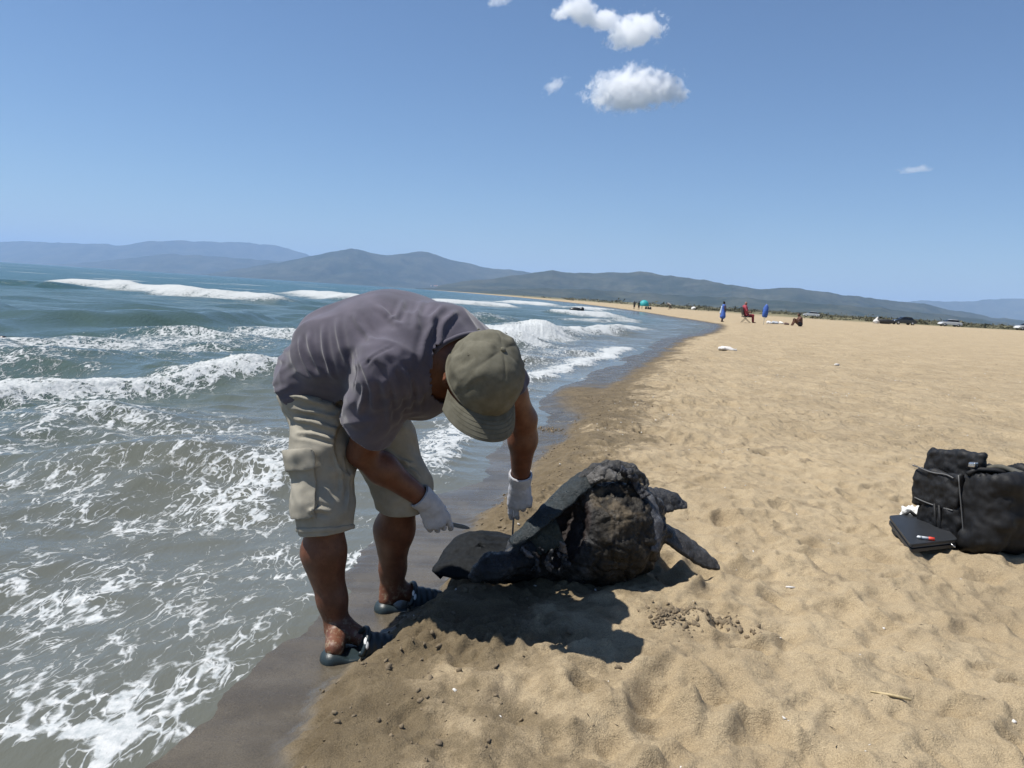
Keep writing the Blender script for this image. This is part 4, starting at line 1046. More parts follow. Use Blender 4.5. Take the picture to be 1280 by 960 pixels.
# torn flaps and crumpled scraps along the top edge
scr = simple('torn dark hide', (.035, .035, .037), .5, .6, 50, .004, 140, spec=.25)
scp = simple('pale torn tissue', (.11, .09, .08), .4, .4, 60, .003, 160)
scg = simple('sand caked hide', (.17, .13, .08), .85, .5, 60, .005, 160)
rs = np.random.default_rng(5)
for i in range(8):
    px = rs.uniform(722, 808); py = np.interp(px, [720, 740, 765, 790, 810], [600, 588, 584, 592, 612]) + rs.normal(9, 4)
    c0 = Tp(px, py, 2.86 + rs.normal(0, .02)); r_ = rs.uniform(.016, .03)
    ax_ = np.linalg.qr(rs.normal(size=(3, 3)))[0]
    V, F = snets(lambda p: ell(p, c0, ax_, [r_ * 1.6, r_ * .8, r_ * .35]), *bbox([c0], r_ * 1.8), r_ * .22, 0)
    V = V + vnormals(V, F) * (r_ * .5 * fbm3(V * (1.1 / r_), 2, 360 + i))[:, None]
    mesh_obj('hide_scrap', V, F, (scr, scr, scg, scg, scp)[rs.integers(0, 5)], tur)
for i in range(16):
    px = rs.uniform(655, 716); py = rs.uniform(686, 722); c0 = Tp(px, py, 2.70 + rs.normal(0, .015)); r_ = rs.uniform(.008, .02); ax_ = np.linalg.qr(rs.normal(size=(3, 3)))[0]
    V, F = snets(lambda p: ell(p, c0, ax_, [r_ * 1.8, r_ * .7, r_ * .4]), *bbox([c0], r_ * 2), r_ * .25, 0)
    V = V + vnormals(V, F) * (r_ * .5 * fbm3(V * (1.1 / r_), 2, 400 + i))[:, None]
    mesh_obj('tissue_scrap', V, F, (scr, scr, scp)[rs.integers(0, 3)], tur)
sheet('torn_edge', [Tp(728, 604, 2.80), Tp(745, 590, 2.81), Tp(768, 585, 2.83), Tp(792, 592, 2.84), Tp(806, 612, 2.84)], [.03, .045, .05, .045, .03], unit(cvec(0, .75, -.65)), .012, (.035, .034, .033), tur, .030, 7)
sheet('torn_edge', [Tp(735, 600, 2.78), Tp(752, 590, 2.77), Tp(770, 596, 2.77)], [.02, .03, .018], unit(cvec(-.2, .65, -.75)), .010, (.085, .08, .075), tur, .014, 9)
sheet('torn_edge', [Tp(775, 586, 2.80), Tp(795, 596, 2.80), Tp(806, 622, 2.79)], [.016, .026, .016], unit(cvec(.3, .6, -.7)), .010, (.022, .022, .026), tur, .026, 11)
sheet('hind_flipper', [Tp(808, 626, 2.93), Tp(824, 624, 2.96), Tp(840, 625, 2.98), Tp(858, 633, 3.0)], [.062, .064, .045, .010], unit(cvec(.15, .62, -.78)), .018, (.03, .03, .032), tur, .009, 13)
sheet('hind_flipper', [Tp(822, 660, 2.88), Tp(842, 671, 2.915), Tp(862, 683, 2.945), Tp(882, 698, 2.97), Tp(899, 710, 2.99)], [.036, .050, .056, .046, .010], unit(cvec(.35, .72, -.6)), .020, (.045, .042, .04), tur, .006, 15)
sheet('skin_fold', [Tp(800, 598, 2.88), Tp(812, 625, 2.82), Tp(824, 655, 2.78), Tp(818, 690, 2.75)], [.018, .024, .026, .016], unit(cvec(.5, .3, -.8)), .012, (.075, .075, .08), tur, .006, 5)
# tools in his hands
steel = simple('blued steel', (.32, .38, .46), .3, .1, 40, metal=.85)
kt = .5 * (tipsR[15] + tipsR[18]); ke = kt + .38 * (P(632, 670, 2.86) - kt)
kn = empty('knife', ke, 'slim blue-grey blade held in his right glove', 'knife')
kd = unit(ke - kt); ks = unit(np.cross(kd, cam_f)); kn_ = np.cross(kd, ks)
Vk = []
for t_, w_ in ((0, .008), (.12, .009), (.7, .009), (.9, .006), (1, .0005)):
    c0 = kt + (ke - kt) * t_; Vk += [c0 + ks * w_ + kn_ * .001, c0 + ks * w_ - kn_ * .001, c0 - ks * w_ * .8, ]
Fk = [(3 * i + a, 3 * i + b_, 3 * i + 3 + b_, 3 * i + 3 + a) for i in range(4) for a, b_ in ((0, 1), (1, 2), (2, 0))] + [(2, 1, 0), (12, 13, 14)]
mesh_obj('blade', Vk, Fk, steel, kn, smooth=False)
hd = simple('dark tool handle', (.02, .02, .022), .5)
tube('handle', [kt - kd * .085 , kt - kd * .05, kt + kd * .004], [.007, .0085, .007], hd, kn, 10)
s0 = .5 * (tipsL[15] + tipsL[18]); s1 = P(639, 698, float((s0 - CAM) @ cam_f) + .01)
sk = empty('scalpel', s1, 'thin steel scalpel pointing down from his left glove', 'scalpel')
tube('handle', [s0 + (s0 - s1) * .4, s0, s0 * .45 + s1 * .55], [.0035, .004, .0035], steel, sk, 8); tube('blade', [s0 * .45 + s1 * .55, s0 * .25 + s1 * .75, s1], [.0028, .0032, .0006], steel, sk, 4)
# ------------------------------------------------------------------ bag, folder, tube, tissue, twig
blk, nt, b = new_mat('black nylon')
tc = N(nt, 'ShaderNodeTexCoord').outputs['Object']
c = mixc(nt, remap(nt, noise_n(nt, tc, 40, 5, .65), .35, .75), (.005, .005, .0055), (.012, .012, .013))
c = mixc(nt, remap(nt, noise_n(nt, tc, 9, 6, .7), .62, .82, 0, .22), c, (.10, .085, .065))     # sand dust in the folds
L(nt, c, b.inputs['Base Color']); b.inputs['Roughness'].default_value = .6; b.inputs['Specular IOR Level'].default_value = .35
bp = N(nt, 'ShaderNodeBump'); bp.inputs['Strength'].default_value = .5; bp.inputs['Distance'].default_value = .002
L(nt, noise_n(nt, tc, 500, 2, .6), bp.inputs['Height']); L(nt, bp.outputs[0], b.inputs['Normal'])
pip = simple('grey piping', (.09, .09, .09), .6)
A_ = ground(1252, 697); B_ = ground(1150, 664)
e1 = unit(np.array([*(B_ - A_)[:2], 0])); e2 = np.array([-e1[1], e1[0], 0]); e2 = e2 if e2[0] > 0 else -e2; ez = np.array([0, 0, 1.0])
wid = float(np.linalg.norm((B_ - A_)[:2])) ; zb = min(A_[2], B_[2]) - .012
bag = empty('bag', [*A_[:2], zb], 'open black nylon tool bag with pockets standing on the dry sand', 'bag')
def Bp(u, v, z): return np.array([*A_[:2], zb]) + e1 * u + e2 * v + ez * z
lean = unit(ez + e1 * .17 - e2 * .10)
def Bq(u, v, z): return np.array([*A_[:2], zb]) + e1 * u + e2 * v + lean * z
HB = .39
def bagbody(p):
    d = rbox(p, Bq(wid * .5, .17, HB * .5), [e1, e2, lean], [wid * .5, .17, HB * .5], .075)
    return np.maximum(d, -rbox(p, Bq(wid * .5, .17, HB * .75), [e1, e2, lean], [wid * .5 - .035, .135, HB * .5], .03))
def wr_(V, F, a, f, seed):
    n_ = vnormals(V, F); return V + n_ * (a * fbm3(V * f, 3, seed) + a * .8 * (ridged(perlin3(V * np.array([f, f, f * .6]) * .8, seed + 7)) - .4))[:, None]
V, F = snets(bagbody, *bbox([Bq(0, 0, 0), Bq(wid, .34, HB), Bq(0, .34, HB), Bq(wid, 0, 0), Bq(0, 0, HB)], .06), .009, 2)
mesh_obj('body', wr_(V, F, .022, 7.5, 500), F, blk, bag)
def slab(name, u0, u1, v, z0, z1, th, seed, amp=.011, r=.02):
    c0 = Bq((u0 + u1) / 2, v, (z0 + z1) / 2)
    V, F = snets(lambda p: rbox(p, c0, [e1, e2, lean], [(u1 - u0) / 2, th, (z1 - z0) / 2], min(r, th * .9)), *bbox([Bq(u0, v - th, z0), Bq(u1, v + th, z1), Bq(u0, v + th, z1), Bq(u1, v - th, z0)], .03), .007, 1)
    return mesh_obj(name, wr_(V, F, amp, 15, seed), F, blk, bag)
up_ = slab('upper_pocket', wid * .40, wid * .99, -.004, .17, .345, .016, 510)
lp = slab('lower_pocket', wid * .42, wid * .97, -.010, .03, .19, .020, 520)
slab('back_flap', wid * .30, wid * 1.0, .09, .26, .445, .024, 540, .012)
tube('piping', [Bq(wid * .43 + (wid * .53) * k, -.020 + .008 * math.sin(k * 6), .340 + .004 * math.sin(k * 9)) for k in np.linspace(0, 1, 16)], .0035, pip, up_)
tube('piping', [Bq(wid * .45 + (wid * .49) * k, -.031 + .006 * math.sin(k * 5), .187 - .008 * math.sin(k * 3.1)) for k in np.linspace(0, 1, 16)], .0032, pip, lp)
tube('piping', [Bq(wid * .38, -.012, .03 + .33 * k) for k in np.linspace(0, 1, 10)], .003, pip, bag)
for k in (.62, .68): tube('webbing', [Bq(wid * k, -.032, .03), Bq(wid * k, -.036, .1), Bq(wid * k, -.032, .19)], .006, blk, lp, 6)
tube('carry_strap', [Bq(wid * 1.0, .02, .06), Bq(wid * 1.06, -.02, .10), Bq(wid * 1.12, -.05, .07), Bq(wid * 1.09, -.07, .02), Bq(wid * .98, -.06, .015)], .009, blk, bag, 8)
tube('top_strap', [Bq(wid * .34, .02, .37), Bq(wid * .30, .06, .395), Bq(wid * .22, .12, .40), Bq(wid * .1, .2, .39)], .012, blk, bag, 8)
# lid thrown open to the right
ol = simple('dusty olive lid lining', (.075, .072, .058), .8, .4, 20, .003, 300)
V = []; n_, m_ = 14, 10
for i in range(n_ + 1):
    for j in range(m_ + 1):
        u = i / n_; v = j / m_; V.append(Bq(wid * (.02 + .42 * u), .15 + .30 * v, .40 - .16 * v ** 1.4 + .02 * math.sin(u * 4 + v * 5)))
F = np.array([(i * (m_ + 1) + j, i * (m_ + 1) + j + 1, (i + 1) * (m_ + 1) + j + 1, (i + 1) * (m_ + 1) + j) for i in range(n_) for j in range(m_)])
lid = mesh_obj('lid', np.array(V), F, ol, bag); solidify(lid, .02, 0)
bk = Bq(wid * .32, .05, .415)
V, F = snets(lambda p: rbox(p, bk, [e1, e2, lean], [.018, .012, .012], .004), *bbox([bk], .03), .003, 1); mesh_obj('buckle', V, F, simple('chrome buckle', (.6, .6, .6), .25, metal=.9), bag)

# folio
f4 = [ground(1112, 660), ground(1159, 660), ground(1197, 694), ground(1134, 692)]
fz = max(q[2] for q in f4) 
fl_c = sum(f4) / 4; fx = unit(np.array([*((f4[1] - f4[0]) + (f4[2] - f4[3]))[:2], 0])); fy = np.array([-fx[1], fx[0], 0])
hx = .5 * .5 * (abs((f4[1] - f4[0]) @ fx) + abs((f4[2] - f4[3]) @ fx)); hy = .5 * .5 * (abs((f4[0] - f4[3]) @ fy) + abs((f4[1] - f4[2]) @ fy))
folm = simple('black folder cover', (.016, .018, .021), .5, .25, 30, .0015, 400)
skew = ((f4[0] + f4[1]) * .5 - (f4[2] + f4[3]) * .5) @ fx / (2 * hy)
def folio(zc, th, name, grow, tilt):
    V = []; 
    pts = []
    for (sx, sy) in ((-1, -1), (1, -1), (1, 1), (-1, 1)):
        for k in np.linspace(0, R(90), 5):
            a = {(-1, -1): 180, (1, -1): 270, (1, 1): 0, (-1, 1): 90}[(sx, sy)]
            r = .018; x = sx * (hx - r + grow) + r * math.cos(R(a) + k); y = sy * (hy - r + grow) + r * math.sin(R(a) + k); pts.append((x, y))
    n = len(pts)
    for z in (-th, th):
        for x, y in pts: V.append(fl_c + fx * (x + skew * y) + fy * y + ez * (zc - fl_c[2] + z + tilt * x))
    F = [tuple(range(n))[::-1], tuple(range(n, 2 * n))] + [(i, (i + 1) % n, n + (i + 1) % n, n + i) for i in range(n)]
    return V, F
fol = empty('folder', [*fl_c[:2], fz - .01], 'thin black zip folder lying flat on the sand beside the bag', 'folder')
V, F = folio(fz + .006, .007, 'c', 0, 0); mesh_obj('back_cover', V, F, folm, fol, smooth=False)
V, F = folio(fz + .020, .004, 'c', -.008, .0); mesh_obj('pages', V, F, simple('grey pages', (.12, .12, .125), .8), fol, smooth=False)
V, F = folio(fz + .031, .006, 'c', .001, .0); o = mesh_obj('front_cover', V, F, folm, fol, smooth=False); m = o.modifiers.new('b', 'BEVEL'); m.width = .002; m.segments = 2
tube('zip_pull', [fl_c + fx * (hx * .7 + skew * -hy) - fy * hy + ez * (fz - fl_c[2] + .02), fl_c + fx * (hx * .75 + skew * -hy) - fy * (hy + .02) + ez * (fz - fl_c[2] + .008)], .003, simple('zip metal', (.5, .5, .5), .3, metal=.8), fol)
# sample tube on the folder
tz = fz + .037 + .0075
def on_fol(px, py): return G0(px, py, tz)
t0, t1 = on_fol(1146, 671), on_fol(1168, 674)
st = empty('sample_tube', t0, 'small clear sample tube with red cap lying on the black folder', 'tube')
td = unit(t1 - t0); ln = float(np.linalg.norm(t1 - t0))
gl = simple('frosted tube', (.75, .78, .80), .25, .08, 60); gl.node_tree.nodes['Principled BSDF'].inputs['Transmission Weight'].default_value = .3
tube('barrel', [t0, t0 + td * .004, t0 + td * ln * .66], [.003, .0068, .0068], gl, st, 12)
tube('cap', [t0 + td * ln * .66, t0 + td * ln * .68, t1], [.0068, .0082, .0080], simple('red plastic cap', (.62, .06, .035), .4), st, 12)
tube('label', [t0 + td * ln * .15, t0 + td * ln * .28], [.0071, .0071], simple('grey label', (.25, .28, .3), .7), st, 12)
# tissue
tis = simple('white tissue paper', (.62, .62, .60), .9, .08, 30, .003, 90)
tp = [ground(1134, 654), ground(1152, 656), ground(1172, 668), ground(1186, 678), ground(1193, 684)]
def tiss(p):
    d = None
    for i, (a, b_, r0, r1) in enumerate(zip(tp[:-1], tp[1:], (.030, .036, .030, .022), (.036, .030, .022, .014))):
        e = rc(p, a + ez * .045, b_ + ez * .04, r0 * 1.15, r1 * 1.15); d = e if d is None else smin(d, e, .015)
    return d
V, F = snets(tiss, *bbox(tp, .08), .0045, 0)
V = V + vnormals(V, F) * (.013 * ridged(perlin3(V * 38, 560)) + .012 * (ridged(perlin3(V * 21, 563)) - .5) + .004 * fbm3(V * 90, 2, 565))[:, None]
o = mesh_obj('tissue', V, F, tis); tag(o, 'crumpled white tissue paper tucked between the folder and the bag', 'tissue')
# twig
g0_, g1_ = ground(1088, 865), ground(1139, 890)
tw = [g0_ + ez * .002, g0_ * .5 + P(1139, 876, 2.06) * .5 + ez * .004, P(1139, 876, 2.06)]
tw[2][2] = max(tw[2][2], g1_[2] + .02)
o = tube('twig', tw, [.0022, .0042, .0040], simple('dry straw', (.42, .33, .18), .7, .3, 120), None, 7); tag(o, 'pale dry reed stalk lying on smooth sand', 'twig')
def chip(px, py, ln, r, ang, mat, label, cat, name):
    g = ground(px, py) + ez * r * .6; d = np.array([math.cos(ang), math.sin(ang), .05])
    o = tube(name, [g - d * ln / 2, g, g + d * ln / 2], [r * .7, r, r * .6], mat, None, 6); tag(o, label, cat); return o
wh = simple('bleached white', (.55, .53, .50), .8, .15, 80)
chip(988, 735, .035, .005, -.2, wh, 'short bleached white stick on the sand right of the turtle', 'stick', 'stick')
# litter
lg = ground(906, 438)
def lit(p): return smin(ell(p, lg + ez * .05, np.eye(3), [.17, .11, .06]), ell(p, lg + np.array([.17, -.05, .02]), np.eye(3), [.13, .10, .04]), .05)
V, F = snets(lit, lg - [.5, .4, .1], lg + [.5, .4, .2], .025, 0); V = V + vnormals(V, F) * (.03 * fbm3(V * 9, 3, 570))[:, None]
o = mesh_obj('litter', V, F, wh); tag(o, 'crumpled white plastic litter on trampled sand', 'litter')
chip(1046, 461 - 4, .12, .03, .4, wh, 'small white scrap far out on the open sand', 'scrap', 'scrap')

# ------------------------------------------------------------------ clods, shell bits and plant debris on the sand (uncountable)
def scatter(name, n, fn, mat, shape, seed):
    rg = np.random.default_rng(seed); VV = []; FF = []; base = 0
    sv, sf = shape
    for _ in range(n):
        q = fn(rg)
        if q is None: continue
        x, y, r = q; z = groundz(x, y)
        M_ = np.linalg.qr(rg.normal(size=(3, 3)))[0] if mat is not deb else Rz(rg.uniform(0, 6.3))
        S3 = np.array([1, rg.uniform(.5, 1), rg.uniform(.3, .7)])
        v = (sv * (1 + rg.normal(0, .33, (len(sv), 1)))) * S3 @ M_.T * r + [x, y, z + r * .12]
        VV.append(v); FF.append(sf + base); base += len(sv)
    o = mesh_obj(name, np.concatenate(VV), np.concatenate(FF), mat, smooth=False); return tag(o, kind='stuff')
def Rz(a): c_, s_ = math.cos(a), math.sin(a); return np.array([[c_, -s_, 0], [s_, c_, 0], [0, 0, 1.0]])
def ico(sub):
    bm = bmesh.new(); bmesh.ops.create_icosphere(bm, subdivisions=sub, radius=1); bm.verts.ensure_lookup_table()
    v = np.array([w_.co[:] for w_ in bm.verts]); f = np.array([[w_.index for w_ in fc.verts] for fc in bm.faces]); bm.free(); return v, f
deb = simple('dark plant debris', (.035, .026, .018), .9, .4, 60)
def near_edge(rg):
    y = rg.uniform(1.4, 9) ** 1.0; s = abs(rg.normal(.08, .34)) + .015; x = float(shore_x(np.array(y))) + s * 1.05
    return x, y, min((rg.pareto(2.2) + .35) * .0042, .012)
def heap(rg):
    c_ = G0(*[(845, 772), (905, 782), (860, 770), (835, 785), (690, 520), (1260, 600)][rg.integers(0, 6)], .14); return c_[0] + rg.normal(0, .05), c_[1] + rg.normal(0, .05), rg.uniform(.003, .013)
clm = simple('clods of damp sand', (.16, .123, .078), .95, .3, 60, .004, 200)
scatter('sand_clods', 2600, lambda rg: near_edge(rg) if rg.random() < .82 else heap(rg), clm, ico(1), 21)
ds = (np.array([[-1, 0, 0], [0, .12, .02], [1, .05, .1], [0, -.12, .02], [0, 0, .16]]), np.array([[0, 3, 4], [3, 2, 4], [2, 1, 4], [1, 0, 4], [0, 1, 3], [1, 2, 3]]))
def dry_any(rg):
    if rg.random() < .3:
        px, py = [(1040, 492), (1060, 497), (1140, 478), (1115, 476), (1125, 533), (1240, 500), (760, 532), (830, 520), (905, 560), (1010, 520), (780, 500), (850, 470), (960, 470), (1180, 590)][rg.integers(0, 14)]
        c_ = G0(px, py, .15); return c_[0] + rg.normal(0, .03 * c_[1] ** .9), c_[1] + rg.normal(0, .025 * c_[1] ** .9), rg.uniform(.005, .018) * (1 + c_[1] * .06)
    y = 1.4 + 22 * rg.random() ** 2.2; x = rg.uniform(-.6, 1.0 + y * .9)
    if float(shore_s(np.array(x), np.array(y))) < .08: return None
    if perlin2(np.array(x * .8), np.array(y * .8), 600) < -.15 and rg.random() < .6: return None
    return x, y, rg.uniform(.003, .011) * (1 + y * .07)
scatter('plant_debris', 2600, dry_any, deb, ds, 22)
scatter('shell_bits', 600, lambda rg: (lambda q: None if q is None or rg.random() < .3 and q[1] > 5 else (q[0], q[1], rg.uniform(.002, .006) * (1 + q[1] * .08)))(dry_any(rg)), wh, ico(1), 23)
# ------------------------------------------------------------------ people and things along the beach
def gD(px, py):
    g = ground(px, py); return g, float((g - CAM) @ cam_f)
def figure(px, py, hpx, label, pose, cols, group=None, extra=None, face=0.0, D=None):
    g, Dg = gD(px, py)
    if D is not None:
        q = P(px, py, D); g = np.array([q[0], q[1], groundz(q[0], q[1])]); Dg = D
    H = hpx * Dg / FPX; k = H / pose['h']; ca, sa = math.cos(face), math.sin(face)
    def W(v): v = np.asarray(v, float) * k; return g + np.array([ca * v[0] - sa * v[1], sa * v[0] + ca * v[1], v[2]])
    root = empty('person', g, label, 'person', group)
    def part(name, prs, col, sm=.04, res=.032):
        prs = [(W(a), W(b_), ra * k, rb * k) for a, b_, ra, rb in prs]
        def f(p):
            d = None
            for a, b_, ra, rb in prs:
                e = rc(p, a, b_, ra, rb); d = e if d is None else smin(d, e, sm * k)
            return d
        V, F = snets(f, *bbox([q for a, b_, _, _ in prs for q in (a, b_)], .3 * k), res * k, 1)
        return mesh_obj(name, V, F, simple('cloth ' + name if name != 'body' else 'far skin', col, .8, .2, 8), root)
    part('body', pose['body'], cols[0])
    for i, (nm, prs) in enumerate(pose['wear']): part(nm, prs, cols[i + 1])
    return root
def standing(spread=.12, bend=0, lean=0):
    hip = (0, 0, .92); ch = (lean * .4, 0, 1.35); nk = (lean * .55, 0, 1.48); hd = (lean * .62, 0, 1.62)
    bodyp = [((0, .08, .9), (spread * .5, .10, .48), .085, .06), ((spread * .5, .10, .48), (spread * .2, .10, .06), .055, .04), ((spread * .2, .1, .05), (spread * .2 + .14, .11, .04), .045, .03),
             ((0, -.08, .9), (-spread * .5, -.10, .48), .085, .06), ((-spread * .5, -.10, .48), (-spread, -.10, .06), .055, .04), ((-spread, -.1, .05), (-spread + .14, -.11, .04), .045, .03),
             (hip, ch, .13, .14), (ch, nk, .09, .06), (hd, (hd[0] + .01, 0, 1.68), .09, .085),
             ((ch[0], .18, 1.4), (ch[0] + .02, .25, 1.12), .055, .045), ((ch[0] + .02, .25, 1.12), (ch[0] + .12, .24, .88), .042, .035),
             ((ch[0], -.18, 1.4), (ch[0] + .02, -.25, 1.12), .055, .045), ((ch[0] + .02, -.25, 1.12), (ch[0] + .12, -.24, .88), .042, .035)]
    return bodyp
g_far = 'beachgoers in the distance'
dress = [((0, 0, 1.38), (0, 0, 1.0), .17, .16), ((0, 0, 1.0), (-.02, 0, .5), .17, .25)]
blu = (.05, .12, .42)
o = figure(903, 402.5, 25, 'person in a blue beach dress standing at the water edge beside the folding chair', {'h': 1.74, 'body': standing(.16), 'wear': [('dress', dress), ('hair', [((0, 0, 1.66), (-.02, 0, 1.70), .105, .10)]), ('towel', [((-.16, .02, 1.35), (-.24, .02, .75), .06, .09)])]}, [(.08, .04, .03), blu, (.015, .012, .01), (.50, .58, .70)], None, None, R(10))
# seated in the folding chair
sit = [((0, .1, .5), (.42, .1, .52), .09, .065), ((.42, .1, .52), (.46, .1, .08), .06, .045), ((.46, .1, .06), (.62, .1, .05), .045, .035),
       ((0, -.1, .5), (.42, -.1, .52), .09, .065), ((.42, -.1, .52), (.46, -.1, .08), .06, .045), ((.46, -.1, .06), (.62, -.1, .05), .045, .035),
       ((0, 0, .52), (-.14, 0, 1.0), .15, .16), ((-.14, 0, 1.0), (-.12, 0, 1.14), .08, .06), ((-.1, 0, 1.26), (-.09, 0, 1.30), .095, .09),
       ((-.14, .2, 1.0), (-.02, .28, .74), .06, .05), ((-.02, .28, .74), (.24, .2, .72), .045, .04), ((-.14, -.2, 1.0), (-.02, -.28, .74), .06, .05), ((-.02, -.28, .74), (.24, -.2, .72), .045, .04)]
red = (.22, .022, .035)
o = figure(932, 403.5, 26, 'person in red clothes seated in a folding chair beside the closed blue parasol', {'h': 1.39, 'body': sit, 'wear': [('shirt', [((0, 0, .55), (-.14, 0, 1.02), .17, .18), ((-.14, .2, 1.0), (-.03, .28, .78), .075, .065), ((-.14, -.2, 1.0), (-.03, -.28, .78), .075, .065)]),
    ('trousers', [((0, .1, .5), (.42, .1, .52), .105, .08), ((.42, .1, .52), (.46, .1, .12), .075, .06), ((0, -.1, .5), (.42, -.1, .52), .105, .08), ((.42, -.1, .52), (.46, -.1, .12), .075, .06)])]}, [(.22, .11, .08), (.30, .04, .06), red], None, None, R(-8))
chg, chD = gD(932, 403.5); kk = 26 * chD / FPX / 1.39
dk = simple('dark chair frame', (.02, .02, .022), .5)
ch = empty('folding_chair', chg, 'dark folding camp chair under the person in red', 'chair')
def CW(v): c_, s_ = math.cos(R(-8)), math.sin(R(-8)); v = np.array(v) * kk; return chg + np.array([c_ * v[0] - s_ * v[1], s_ * v[0] + c_ * v[1], v[2]])
for s in (-1, 1):
    tube('leg', [CW((-.3, s * .28, 0)), CW((.25, s * .28, .62))], .018, dk, ch, 6); tube('leg', [CW((.3, s * .28, 0)), CW((-.28, s * .28, .5))], .018, dk, ch, 6)
    tube('back_post', [CW((-.18, s * .28, .4)), CW((-.34, s * .28, 1.05))], .018, dk, ch, 6)
V, F = snets(lambda p: np.minimum(rbox(p, CW((.02, 0, .40)), np.eye(3), [.28 * kk, .27 * kk, .02], .01), rbox(p, CW((-.28, 0, .78)), [unit([.25, 0, 1]), [0, 1, 0], unit([1, 0, -.25])], [.28 * kk, .26 * kk, .02], .01)), chg - .7, chg + [.7, .7, 1.4], .035, 1)
V1, F1 = V, F
mesh_obj('seat', *snets(lambda p: rbox(p, CW((.02, 0, .40)), np.eye(3), [.28 * kk, .27 * kk, .03], .01), CW((-.35, -.4, .3)), CW((.4, .4, .5)), .03, 1), dk, ch)
mesh_obj('backrest', *snets(lambda p: rbox(p, CW((-.29, 0, .78)), [unit([-.25, 0, 1]), [0, 1, 0], unit([1, 0, .25])], [.28 * kk, .26 * kk, .03], .01), CW((-.6, -.4, .4)), CW((0, .4, 1.2)), .03, 1), dk, ch)
# closed parasol
pg, pD = gD(954, 406); ph_ = 26 * pD / FPX
par = empty('parasol', pg, 'closed blue beach parasol stuck upright in the sand', 'parasol')
tube('pole', [pg - ez * .1, pg + np.array([.12, 0, ph_])], .022, simple('pale pole', (.7, .7, .68), .5), par, 8)
pt = lambda t: pg + np.array([.12 * t, 0, ph_ * t])
tube('canopy', [pt(.36), pt(.42), pt(.62), pt(.85), pt(.99)], [.16, .21, .22, .18, .04], simple('blue parasol cloth', (.03, .09, .34), .75, .5, 6), par, 9)
tube('canopy_trim', [pt(.33), pt(.37)], [.10, .17], simple('white trim', (.7, .7, .7), .8), par, 9)
# mat with belongings
for i, (px, py, r, colr, lab, nm) in enumerate(((961, 404.5, .26, (.7, .7, .7), 'white bundle on the sand beside the parasol foot', 'bundle'), (969, 405, .30, (.35, .38, .42), 'grey folded towel between the two pale bundles', 'towel'), (976, 404.8, .24, (.75, .72, .68), 'pale cloth bundle between the towel and the seated bather', 'bundle'), (983, 406, .22, (.10, .06, .05), 'brown bag on the sand by the seated bather', 'bag'))):
    g, D_ = gD(px, py)
    V, F = snets(lambda p: ell(p, g + ez * r * .3, np.eye(3), [r, r * .8, r * .5]), g - r * 1.4, g + r * 1.4, r * .12, 0); V = V + vnormals(V, F) * (r * .25 * fbm3(V / r * 1.6, 3, 580 + i))[:, None]
    o = mesh_obj(nm, V, F, simple(nm + ' cloth', colr, .85, .3, 6)); tag(o, lab, nm)
squat = [((0, .1, .12), (.42, .14, .42), .11, .08), ((.42, .14, .42), (.55, .1, .06), .065, .05), ((0, -.1, .12), (.42, -.16, .40), .11, .08), ((.42, -.16, .40), (.58, -.1, .06), .065, .05),
         ((0, 0, .15), (.06, 0, .55), .17, .18), ((.06, 0, .55), (.12, 0, .70), .09, .07), ((.16, 0, .80), (.17, 0, .84), .10, .095), ((.08, .2, .58), (.28, .26, .40), .06, .05), ((.28, .26, .40), (.52, .2, .55), .045, .04), ((.08, -.2, .58), (.3, -.26, .40), .06, .05), ((.3, -.26, .4), (.5, -.1, .5), .045, .04)]
figure(1000, 408, 16.5, 'tanned bather sitting on the sand with knees drawn up', {'h': .94, 'body': squat, 'wear': [('hair', [((.14, 0, .86), (.15, 0, .86), .105, .10)]), ('trunks', [((0, .1, .14), (.15, .11, .24), .13, .12), ((0, -.1, .14), (.15, -.12, .24), .13, .12)])]}, [(.11, .05, .032), (.012, .01, .01), (.03, .03, .035)], None, None, R(178))
dkc = [(.03, .022, .02), (.015, .013, .015), (.02, .02, .025)]
wear2 = [('shirt', [((0, 0, .95), (0, 0, 1.36), .15, .16)]), ('trousers', [((0, .08, .9), (.03, .1, .5), .105, .08), ((0, -.08, .9), (-.03, -.1, .5), .105, .08)])]
for px in (792.6, 798.2):
    figure(px, 386.6 + (px - 792) * .1, 10.6, 'dark-clad bather standing at the tide line beside the teal shelter', {'h': 1.74, 'body': standing(.08), 'wear': wear2}, dkc, 'pair of dark-clad bathers', None, R(90))
figure(837.5, 387.6, 9.5, 'person bending forward on the sand beyond the teal shelter', {'h': 1.35, 'body': [((0, .08, .85), (.05, .1, .45), .085, .06), ((.05, .1, .45), (.0, .1, .05), .055, .04), ((0, -.08, .85), (-.15, -.1, .45), .085, .06), ((-.15, -.1, .45), (-.3, -.1, .05), .055, .04), ((0, 0, .88), (-.42, 0, 1.12), .13, .14), ((-.42, 0, 1.12), (-.62, 0, 1.16), .08, .09), ((-.66, 0, 1.2), (-.7, 0, 1.22), .10, .10), ((-.4, .18, 1.1), (-.2, .25, .8), .05, .04), ((-.4, -.18, 1.1), (-.2, -.25, .8), .05, .04)], 'wear': [('shirt', [((0, 0, .92), (-.42, 0, 1.13), .15, .16)])]}, [(.06, .035, .028), (.45, .42, .38)], None, None, 0)
